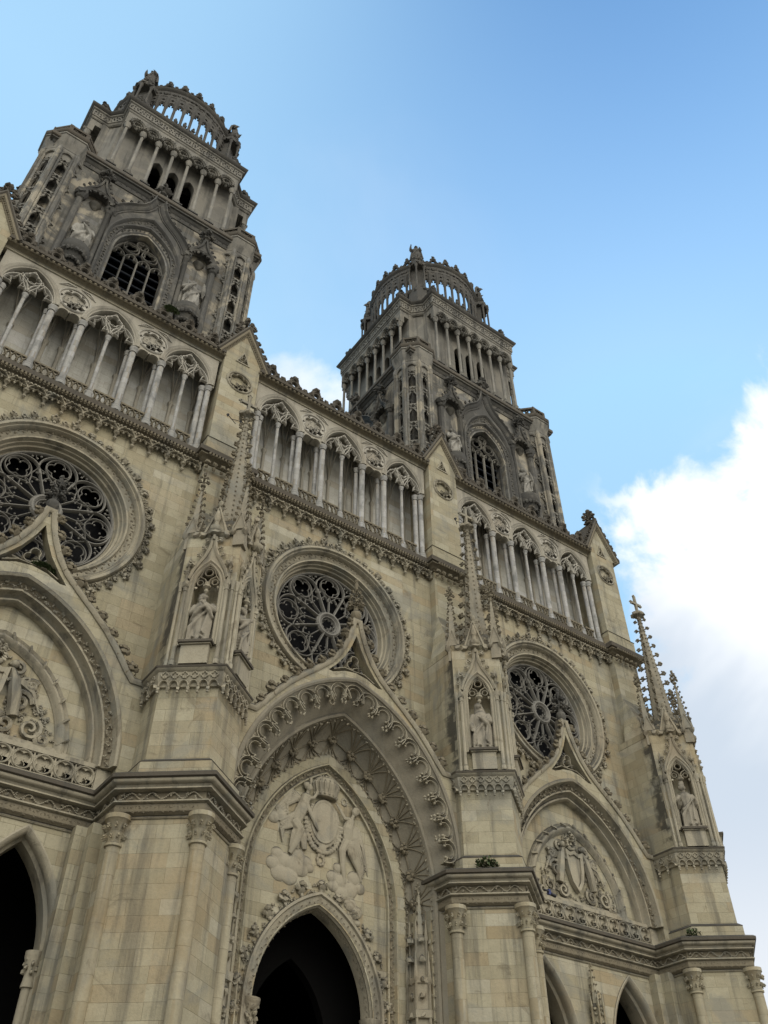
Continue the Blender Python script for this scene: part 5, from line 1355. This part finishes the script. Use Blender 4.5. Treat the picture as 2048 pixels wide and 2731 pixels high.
    for s in (-1, 1):
        for q in (-1, 1):
            m.add(*prism([(CO + s * e, q * b), (CO + s * b, q * e), (CO + s * (b - .4), q * (e - .4)), (CO + s * (e - .4), q * (b - .4))], 58.7, 68.3))
    m.add(*prism(core, 68.3, 68.6)); m.add(*prism(core, 58.3, 58.72))
    part('upper_storey', m, 'towertop', t)
    m = MB(); m.add(*box(CO - 3.2, CO + 3.2, -3.2, 3.2, 58.7, 68.3)); part('bell_chamber', m, 'void', t)
    ycol = 6.55
    for deg in (0, -90, 90):
        f = Fr((CO, 0, 0), deg)
        xs = [-4.34 + 1.24 * k for k in range(8)]
        for x in xs:
            m = MB(f)
            m.add(*lathe([(.20, 60.0), (.20, 60.7), (.22, 60.75), (.13, 60.95), (.115, 66.1), (.17, 66.12), (.16, 66.25), (.27, 66.55), (.27, 66.65), (.01, 66.65)], 10, (x, ycol)))
            part('screen_column', m, 'towertop', t)
        m = MB(f)
        for x in xs:
            m.add(*box(x - .30, x + .30, ycol - .32, ycol + .34, 58.75, 60.0))
            m.add(*box(x - .36, x + .36, ycol - .36, ycol + .40, 60.003, 60.12))
        for k in range(7):
            c = (xs[k] + xs[k + 1]) / 2
            for j in range(2):
                cc = c + (j - .5) * .36
                m.add(*bar(foil(cc, 59.25, .20, 4, 0, 4), .05, ycol - .05, ycol + .12, True))
            m.add(*box(xs[k] + .3, xs[k + 1] - .3, ycol - .08, ycol + .14, 59.5, 59.66)); m.add(*box(xs[k] + .3, xs[k + 1] - .3, ycol - .08, ycol + .14, 58.75, 59.0))
        part('plinth_parapet', m, 'tower', t)
        # small arches with lacy cusps
        m = MB(f)
        outer = [(-4.62, 68.3), (-4.62, 66.66)]
        for k in range(7):
            c = (xs[k] + xs[k + 1]) / 2
            outer += [(xs[k] + .12, 66.66)] + arch(.50, .62, 66.95, 7, None, c) + [(xs[k + 1] - .12, 66.66)]
        outer += [(4.62, 66.66), (4.62, 68.3)]
        m.add(*plate(outer, [], ycol - .26, ycol + .16))
        for k in range(7):
            c = (xs[k] + xs[k + 1]) / 2
            m.add(*sweep(arch(.52, .68, 66.95, 8, None, c), [(-.05, ycol + .1), (-.05, ycol + .26), (.04, ycol + .36), (.13, ycol + .26), (.13, ycol + .1)]))
            for q in range(9):
                an = math.pi * (q + .5) / 9; m.add(*blob((c + .58 * math.cos(an), ycol + .32, 67.0 + .68 * math.sin(an)), (.075, .075, .075), ICO0, .3))
            m.add(*bar(foil(c, 67.08, .36, 6, 0, 4, .6), .05, ycol + .02, ycol + .22, True))
            for s in (-1, 1):
                m.add(*bar([(c + s * .46, 67.05), (c + s * .28, 67.02), (c + s * .22, 66.85), (c + s * .12, 67.1), (c, 66.95)], .045, ycol - .1, ycol + .12)); m.add(*bar([(c + s * .22, 66.9), (c + s * .2, 67.4)], .035, ycol - .1, ycol + .1))
            m.add(*blob((c, ycol + .04, 66.72), (.13, .13, .16), ICO0, .3)); m.add(*blob((c, ycol + .06, 67.0), (.15, .12, .15), ICO0, .3))
            for s in (-1, 1): m.add(*blob((c + s * .26, ycol + .04, 66.95), (.10, .10, .12), ICO0, .3))
        m.add(*box(-4.62, 4.62, a - .02, ycol - .262, 67.6, 68.3))
        part('lacy_arcade', m, 'towertop', t)
    a2, b2, e2 = 6.68, 4.62, 5.5
    corn = [(-a2, -b2), (-a2, b2), (-e2, b2), (-b2, e2), (-b2, a2), (b2, a2), (b2, e2), (e2, b2), (a2, b2), (a2, -b2), (e2, -b2), (b2, -e2), (b2, -a2), (-b2, -a2), (-b2, -e2), (-e2, -b2)]
    corn = [(x + CO, y) for x, y in corn]
    m = MB(); m.add(*prism(corn, 68.25, 68.6))
    m.add(*sweeph(corn, [(-.3, 68.3), (.04, 68.32), (.10, 68.42), (.06, 68.5), (.06, 68.62), (.14, 68.68), (.14, 69.46), (.24, 69.54), (.26, 69.66), (-.3, 69.68)], True))
    m.use('tower'); leavesh(m, corn, .20, .17, 69.22, .16, closed=True); leavesh(m, corn, .24, .17, 68.9, .15, closed=True); leavesh(m, corn, .3, .1, 69.05, .15, closed=True)
    en = part('entablature', m, 'towertop', t)
    m = MB(); m.add(*sweeph(corn, [(-.6, 69.682), (.28, 69.682), (.42, 69.80), (.46, 69.98), (.30, 70.1), (-.6, 70.15)], True)); m.add(*prism(corn, 69.6, 70.1)); part('weathered_ledge', m, 'crown', t)
    # little crocketed stumps on the cornice corners
    for (x, y) in ((-a2 + .5, b2 - .5), (-b2 + .5, a2 - .5), (b2 - .5, a2 - .5), (a2 - .5, b2 - .5), (-a2 + .5, -b2 + .5), (a2 - .5, -b2 + .5), (-b2 + .5, -a2 + .5), (b2 - .5, -a2 + .5)):
        x += CO
        m = MB(); m.add(*lathe([(.42, 70.0), (.42, 70.9), (.34, 71.0), (.30, 71.5), (.42, 71.7), (.35, 71.9), (.05, 72.1)], 6, (x, y), .3))
        for j in range(9): m.add(*blob((x + .34 * math.cos(j * 2.1), y + .34 * math.sin(j * 2.1), 70.9 + .13 * j), (.2, .2, .2), ICO0, .35))
        part('crocketed_stump', m, 'crown', t)
    # round open crown
    cx = CO; RC = 5.35
    m = MB()
    m.add(*ring([(1, 1), (1, 1), (1, 1)], 3) if False else lathe([(4.75, 69.9), (RC + .05, 69.9), (RC + .05, 72.70), (RC + .18, 72.80), (RC + .18, 73.00), (4.85, 73.00), (4.75, 72.90), (4.75, 69.9)], 64, (cx, 0), 0.0, False))
    m.add(*lathe([(4.80, 77.90), (RC + .02, 77.90), (RC + .10, 78.05), (RC + .02, 78.20), (RC + .05, 79.10), (RC + .22, 79.25), (RC + .26, 79.45), (RC + .1, 79.60), (4.85, 79.60), (4.80, 79.30), (4.80, 77.90)], 64, (cx, 0), 0.0, False))
    cr = part('openwork_crown', m, 'crown', t)
    m = MB(); NC = 44
    for k in range(NC):
        an = 2 * math.pi * k / NC
        for rr, r0 in ((.12, RC - .05),):
            m.add(*lathe([(.18, 73.00), (.18, 73.20), (rr, 73.35), (rr, 76.10), (.18, 76.25), (.15, 76.35), (.20, 76.5), (.20, 78.00)], 8, (cx + r0 * math.cos(an), r0 * math.sin(an))))
        am = an + math.pi / NC; w = math.pi * RC / NC
        f2 = Fr((cx + (RC - .05) * math.cos(am), -(RC - .05) * math.sin(am), 0), math.degrees(math.atan2(math.cos(am), math.sin(am))))
        m.add(*plate([(-w, 77.95), (-w, 76.30)] + arch(w * .72, .50, 76.50, 5) + [(w, 76.30), (w, 77.95)], [foil(0, 77.42, w * .42, 4, 0, 4)], -.16, .1), f2)
        m.add(*bar([(-w * .7, 76.60), (-w * .3, 76.52), (-w * .35, 76.82), (0, 76.95), (w * .35, 76.82), (w * .3, 76.52), (w * .7, 76.60)], .055, -.08, .06), f2)
        for s in (-1, 1): m.add(*blob((s * w * .3, 0, 76.48), (.08, .08, .1), ICO0, .2), f2)
        # crest at the foot
        m.add(*blob((0, .12, 73.40), (.24, .15, .34), ICO0, .35), f2); m.add(*blob((0, .12, 73.95), (.20, .14, .26), ICO0, .3), f2); m.add(*blob((0, .10, 74.35), (.12, .12, .2), ICO0, .3), f2)
        m.add(*bar([(-w, 73.05), (-w * .4, 73.75), (w * .4, 73.75), (w, 73.05)], .07, -.04, .1), f2); m.add(*bar([(-w, 74.05), (-w * .3, 73.6), (w * .3, 73.6), (w, 74.05)], .06, -.04, .1), f2)
        m.add(*blob((0, .12, 78.65), (.22, .09, .24), ICO0, .35), f2); m.add(*blob((w * .9, .1, 78.65), (.16, .08, .18), ICO0, .35), f2)
    part('crown_arcade', m, 'crown', t)
    m = MB(); NK = 26
    for k in range(NK):
        an = 2 * math.pi * (k + .5) / NK; w = math.pi * RC / NK
        f2 = Fr((cx + (RC + .05) * math.cos(an), -(RC + .05) * math.sin(an), 0), math.degrees(math.atan2(math.cos(an), math.sin(an))))
        m.add(*bar([(-w, 79.55), (-w * .55, 79.85), (-w * .30, 80.15), (0, 80.25), (w * .30, 80.15), (w * .55, 79.85), (w, 79.55)], .11, -.12, .12), f2)
        m.add(*blob((0, 0, 80.45), (.26, .22, .24), ICO0, .3), f2); m.add(*blob((0, 0, 80.75), (.18, .17, .2), ICO0, .3), f2)
        m.add(*blob((-.2, .02, 80.35), (.14, .14, .14), ICO0, .3), f2); m.add(*blob((.2, .02, 80.35), (.14, .14, .14), ICO0, .3), f2); m.add(*blob((-w, .02, 79.75), (.2, .18, .2), ICO0, .3), f2)
    part('crown_cresting', m, 'crown', t)
    # four tabernacles on the diagonals, carrying the crowning figures
    for sx in (-1, 1):
        for sy in (-1, 1):
            m = MB(); c = (cx + sx * 4.05, sy * 4.05)
            dg = math.degrees(math.atan2(sx, sy))
            f2 = Fr((c[0], -c[1], 0), dg)
            m.add(*prism([(-.85, -.9), (-.85, .35), (0, .85), (.85, .35), (.85, -.9)], 69.9, 74.00), f2)
            m.add(*prism([(-.60, -.9), (-.60, .1), (.60, .1), (.60, -.9)], 73.90, 78.30), f2)
            for x, y in ((-.72, .32), (.72, .32), (0, .72)):
                m.add(*lathe([(.13, 74.00), (.09, 74.30), (.09, 77.50), (.17, 77.80), (.17, 78.00)], 8, (x, y)), f2)
            m.add(*prism([(-.85, -.9), (-.85, .40), (0, .92), (.85, .40), (.85, -.9)], 78.00, 78.50), f2)
            m.add(*lathe([(.85, 78.50), (.70, 78.80), (.42, 79.10), (.40, 79.50), (.55, 79.65), (.55, 79.80), (.01, 79.82)], 8, (0, 0)), f2)
            for j in range(26):
                a_ = rng.rand() * 6.28; z = 73.70 if j < 9 else (78.20 if j < 18 else 78.90)
                rr = .8 if j < 18 else .6
                m.add(*blob((rr * math.cos(a_), .1 + rr * .8 * math.sin(a_), z + rng.rand() * .5 - .2), (.22, .22, .26), ICO0, .35), f2)
            # scrolled flanks at the foot
            for s in (-1, 1):
                scroll(m.__class__(f2) if False else m, 0, 0, 0, 0) if False else None
                m.add(*tube([(s * .8, .1, 74.20), (s * 1.15, .1, 73.60), (s * 1.45, 0, 72.60), (s * 1.5, -.1, 70.20)], [.2, .3, .34, .3], 7), f2)
                for j in range(4): m.add(*blob((s * (.95 + .16 * j), .12, 74.10 - .55 * j), (.24, .22, .24), ICO0, .35), f2)
            part('crown_tabernacle', m, 'crown', t)
    return t
tw = tower()
copy_tree(tw, cath, (TX[1], TY, 0))

# ------------------------------------------------------------------ statues
def statue_mesh(h=2.5, seed=0, arm_l='fold', arm_r='fold', beard=True, mitre=False, lean=0.0, cape=0.5, hooded=False, staff=False, child=False, vox=.03):
    r2 = np.random.RandomState(seed); m = MB(); s = h / 2.5
    V = []; NSEC = 26; NR = 40
    ph = r2.rand() * 6.28; fk = r2.randint(7, 10)
    for i in range(NSEC):
        t = i / (NSEC - 1); z = 2.10 * t
        rx = np.interp(t, [0, .1, .35, .55, .72, .86, .95, 1], [.44, .41, .36, .34, .38, .40, .30, .13])
        ry = np.interp(t, [0, .1, .35, .55, .72, .86, .95, 1], [.34, .32, .28, .26, .26, .24, .20, .12])
        cxx = lean * math.sin(t * math.pi) + .05 * math.sin(t * 3 + ph)
        amp = np.interp(t, [0, .5, .8, 1], [.115, .085, .03, 0])
        for k in range(NR):
            a = 2 * math.pi * k / NR
            q = 1 + amp * math.sin(fk * a + ph + 3.0 * t * (1 if a < 3.3 else -.6)) + amp * .5 * math.sin((fk + 5) * a - 4 * t)
            V.append((cxx + rx * q * math.cos(a), .02 + ry * q * math.sin(a), z))
    F = [(i * NR + k, i * NR + (k + 1) % NR, (i + 1) * NR + (k + 1) % NR, (i + 1) * NR + k) for i in range(NSEC - 1) for k in range(NR)]
    F += [tuple(range(NR)), tuple((NSEC - 1) * NR + k for k in range(NR))]
    m.add(V, F)
    m.add(*box(-.46, .46, -.34, .40, -.02, .08))
    for sg in (-1, 1): m.add(*blob((sg * .16 + .03, .36, .13), (.09, .17, .08), ICO1, .02))
    hx = .05 * r2.randn(); turn = .22 * r2.randn()
    m.add(*tube([(0, .0, 2.02), (hx * .5, .03, 2.2)], [.12, .10], 10))
    hc = (hx, .06, 2.34)
    m.add(*blob(hc, (.135, .165, .185), ICO2, 0)); m.add(*blob((hx + turn * .3, .22, 2.32), (.028, .05, .055), ICO1, 0)); m.add(*blob((hx + turn * .3, .20, 2.37), (.10, .03, .022), ICO1, 0))
    m.add(*blob((hx + turn * .25, .20, 2.255), (.05, .03, .018), ICO1, 0))
    for sg in (-1, 1):
        m.add(*blob((hx + sg * .055 + turn * .25, .195, 2.345), (.028, .02, .018), ICO1, 0)); m.add(*blob((hx + sg * .14, .05, 2.33), (.02, .035, .05), ICO1, 0))
    for k in range(14):
        a = math.pi * (.0 + k / 13 * 1.0) + math.pi
        m.add(*blob((hx + .13 * math.cos(a), .02 + .13 * math.sin(a), 2.40 - .02 * (k % 3)), (.075, .07, .10), ICO1, .12))
    m.add(*blob((hx, .03, 2.46), (.135, .145, .09), ICO1, .08))
    if beard:
        m.add(*blob((hx + turn * .25, .18, 2.19), (.085, .075, .13), ICO1, .12)); m.add(*blob((hx + turn * .25, .18, 2.08), (.055, .055, .10), ICO1, .12))
    if mitre: m.add(*lathe([(.15, 2.44), (.17, 2.58), (.11, 2.74), (.01, 2.84)], 10, (hx, .04)))
    if hooded: m.add(*blob((hx, -.02, 2.36), (.20, .19, .25), ICO2, .03)); m.add(*tube([(hx, -.06, 2.45), (.02, -.16, 1.9)], [.2, .34], 10))
    def hand(p, d):
        p = np.array(p); d = np.array(d, float); d /= np.linalg.norm(d); sd_ = np.cross(d, (0, 1, 0)); sd_ /= max(np.linalg.norm(sd_), .1)
        m.add(*blob(p, (.065, .05, .07), ICO1, .02))
        for k in range(4):
            q0 = p + sd_ * (k - 1.5) * .035 + d * .04; q1 = q0 + d * (.09 - .012 * abs(k - 1.2)) + np.array((0, .012, 0)); q2 = q1 + d * .05 + np.array((0, -.035, 0))
            m.add(*tube([q0, q1, q2], [.020, .018, .014], 5))
        m.add(*tube([p - sd_ * .055, p - sd_ * .10 + d * .06, p - sd_ * .095 + d * .11], [.022, .019, .014], 5))
    for sg, mode in ((-1, arm_l), (1, arm_r)):
        sh = np.array((sg * .34, .02, 1.90))
        if mode == 'fold': el, wr = (sg * .44, .12, 1.48), (-sg * .02, .40, 1.58)
        elif mode == 'down': el, wr = (sg * .47, .04, 1.45), (sg * .42, .22, 1.10)
        elif mode == 'up': el, wr = (sg * .56, .16, 1.72), (sg * .48, .30, 2.18)
        elif mode == 'hold': el, wr = (sg * .48, .10, 1.48), (sg * .40, .42, 1.50)
        else: el, wr = (sg * .50, .16, 1.55), (sg * .12, .42, 1.78)
        m.add(*tube([sh, (np.array(sh) + np.array(el)) / 2 + (sg * .02, 0, 0), el, (np.array(el) + np.array(wr)) / 2, wr], [.15, .145, .13, .12, .10], 10))
        d = np.array(wr) - np.array(el); hand(np.array(wr) + .06 * d / np.linalg.norm(d), d)
        # hanging sleeve
        m.add(*tube([wr, (np.array(wr) + np.array(el)) / 2 + (0, .02, -.18), np.array(el) + (0, 0, -.38)], [.09, .12, .05], 8))
    for k in range(7):      # cloak falling in diagonal folds
        t = k / 6
        m.add(*tube([(.36 - .04 * k, .06, 1.92 - .05 * k), (.20 - .10 * k, .30, 1.45 - .12 * k), (-.30 - .02 * k, .24, 1.05 - .16 * k), (-.42, .0, .95 - .12 * k)], [.055, .06, .06, .04], 6))
    for k in range(5):
        m.add(*tube([(.40 - .02 * k, .05 + .05 * k, 1.5), (.42 - .05 * k, .1 + .05 * k, .9), (.40 - .06 * k, .12 + .06 * k, .2 + .05 * k)], [.05, .06, .05], 6))
    m.add(*tube([(-.40, -.14, 1.85), (-.5, -.16, 1.2), (-.46 - .1 * cape, -.14, .3)], [.12, .12, .12], 8)); m.add(*tube([(.40, -.14, 1.85), (.5, -.16, 1.2), (.46 + .1 * cape, -.14, .3)], [.12, .12, .12], 8))
    if staff: m.add(*tube([(-.46, .40, .05), (-.44, .40, 2.3)], .03, 6)); m.add(*blob((-.44, .40, 2.36), (.07, .05, .09), ICO1, 0))
    if child: m.add(*blob((.28, .34, 1.95), (.11, .11, .12), ICO2, 0)); m.add(*tube([(.30, .34, 1.85), (.32, .36, 1.62), (.22, .42, 1.45)], [.11, .13, .09], 9))
    me = remesh_obj(m, vox, 1)
    for v in me.vertices: v.co *= s
    return me
def put_statue(me, x, y, z, deg, label, mat, group=None):
    o = link('statue', me, mat, None, (x, y, z), True, 60); o.rotation_euler = (0, 0, R_(deg))
    return tag(o, label, 'statue', group)
# niche statues on the piers
def niche_pos(px, i):
    f, L = face_frame(TOP, i); p = f([(0, -.06, 0)])[0]
    return px + p[0], p[1], (-1 if i == 1 else 1)
FD = math.degrees(math.atan2(1.46, 1.78))
G1 = 'robed saints in the buttress niches'
sts = [
    (1, 1, dict(seed=1, arm_l='fold', arm_r='chest', beard=True), 'bearded stone saint with folded arms in the front niche left of the middle rose window'),
    (1, 2, dict(seed=2, arm_l='chest', arm_r='down', beard=True), 'stone saint seen edge-on in the side niche left of the middle rose window'),
    (2, 1, dict(seed=3, arm_l='down', arm_r='fold', beard=False, hooded=True), 'slender hooded stone figure in the niche between the middle and the right rose windows'),
    (3, 1, dict(seed=4, arm_l='hold', arm_r='hold', beard=False, mitre=True, cape=1.2), 'stone bishop in a wide cloak in the niche at the right end of the facade'),
]
for pi, fi, kw, lab in sts:
    x, y, sg = niche_pos(PX[pi], fi)
    put_statue(statue_mesh(2.42, **kw), x, y, 20.972, sg * FD, lab, 'statue', G1)
# statues on the tower consoles
G2 = 'saints on consoles beside the tower windows'
k = 10
for ti, side in ((0, 'left'), (1, 'right')):
    for s, lr in ((-1, 'left'), (1, 'right')):
        k += 1
        me = statue_mesh(3.1, seed=k, arm_l=('chest', 'fold', 'hold', 'down')[k % 4], arm_r=('up', 'down', 'chest', 'fold')[k % 4], beard=k % 2 == 0, cape=.6)
        put_statue(me, TX[ti] + s * 3.62, TY - FW - .12, 48.422, 0, 'weathered stone saint on the console %s of the louvred window of the %s tower' % (lr, side), 'statuedark', G2)
me = statue_mesh(3.1, seed=21, arm_l='chest', arm_r='fold', beard=True)
for s in (1,):
    put_statue(me, TX[1] - FW - .12, TY - 3.62 * s, 48.422, -90, 'dark stone saint facing left on the left flank of the right tower', 'statuedark', G2)
# crowning figures
G3 = 'angels on top of the tower crowns'
for ti, side in ((0, 'left'), (1, 'right')):
    for sx, sy, lr in ((-1, -1, 'front left'), (1, -1, 'front right'), (1, 1, 'back right'), (-1, 1, 'back left')):
        if ti == 0 and sy > 0: continue
        k += 1
        me = statue_mesh(2.5, seed=40 + k, arm_l='up' if k % 2 else 'hold', arm_r='hold', beard=False, cape=1.6, staff=(ti == 1 and sx == -1 and sy == -1), vox=.045)
        put_statue(me, TX[ti] + CO + sx * 4.05, TY + sy * 4.05, 79.822, (45 if (sx > 0 and sy < 0) else -45 if sy < 0 else 135 if sx > 0 else -135),
                   'dark stone angel on the %s corner of the crown of the %s tower' % (lr, side), 'crown', G3)

# ------------------------------------------------------------------ small things
# floodlight on rods fixed beside the gabled pier
def rod_lamp(x, y, z, label):
    e = bpy.data.objects.new('rod_floodlight', None); COL.objects.link(e); e.location = (x, y, z); tag(e, label, 'floodlight', 'floodlights on rods by the gabled piers')
    m = MB(); m.add(*tube([(0, 0, 0), (-.75, .75, -.55)], .022, 6)); m.add(*tube([(-.42, .42, -.30), (-.05, .72, -.52)], .018, 6)); part('rod', m, 'iron', e)
    for p in ((-.80, .80, -.58), (-.03, .75, -.55)):
        m = MB(); m.add(*blob(p, (.075, .09, .06), ICO1, .02)); m.add(*lathe([(.03, p[2] - .12), (.07, p[2] - .02), (.05, p[2] + .05)], 8, (p[0], p[1]))); part('lamp_head', m, 'iron', e)
rod_lamp(PX[2] + .75, -.62, 37.5, 'thin iron rods with two small lamps on the gabled pier below the right tower')
rod_lamp(PX[1] + .10, -.62, 36.6, 'thin iron rods with two small lamps behind the stone cross of the left spire')
e = bpy.data.objects.new('surveillance_camera', None); COL.objects.link(e); e.location = (10.05, -2.38, 15.70)
tag(e, 'small blue and black surveillance camera on the corner of the big cornice', 'camera')
m = MB(); m.add(*box(-.06, .06, -.06, .06, -.11, .11)); m.add(*box(.06, .12, -.04, .04, -.04, .04)); part('housing', m, 'blue', e)
m = MB(); m.add(*lathe([(.06, -.02), (.075, .0), (.075, .26), (.06, .27)], 10, (0, 0))); o = part('lens_barrel', m, 'iron', e, (.12, 0, -.05)); o.rotation_euler = (0, R_(100), 0)
m = MB(); m.add(*tube([(-.05, .05, 0), (-.30, .02, .05)], .035, 6)); part('bracket', m, 'iron', e)

def weed(x, y, z, n, s, label, seed):
    r2 = np.random.RandomState(seed); m = MB()
    for i in range(n):
        a = r2.rand() * 6.28; q = r2.rand() ** .6 * s; c = np.array((q * math.cos(a) * 1.5, q * math.sin(a) * .6, r2.rand() * s * (1.1 - q / s * .6)))
        d = r2.randn(3); d /= np.linalg.norm(d); b = np.cross(d, (0, 0, 1)); b /= max(np.linalg.norm(b), .1); w = .05 + .05 * r2.rand()
        m.add([c - d * w, c + b * w * .6, c + d * w * 1.4, c - b * w * .6], [(0, 1, 2, 3)])
    for i in range(7):
        a = r2.rand() * 6.28; m.add(*tube([(0, 0, -.05), (.4 * s * math.cos(a), -.2 * s * math.sin(a), s * .6)], .012, 4))
    o = part('weed_tuft', m, 'leaf', None, (x, y, z)); tag(o, label, 'plant', 'weeds growing on the ledges')
weed(PX[2] - .9, -2.95, 15.62, 420, .55, 'dark green weeds on the cornice ledge at the foot of the middle buttress', 1)
weed(BX[0] + .45, -.72, 23.4, 260, .32, 'weeds growing in the pierced trefoil above the left portal', 2)
weed(BX[0] + 2.4, -1.2, 41.98, 200, .3, 'small tuft of weeds on the upper cornice below the left tower', 3)
weed(PX[3] - 1.6, -2.3, 15.62, 300, .5, 'dark weeds on the cornice ledge at the foot of the last buttress on the right', 4)
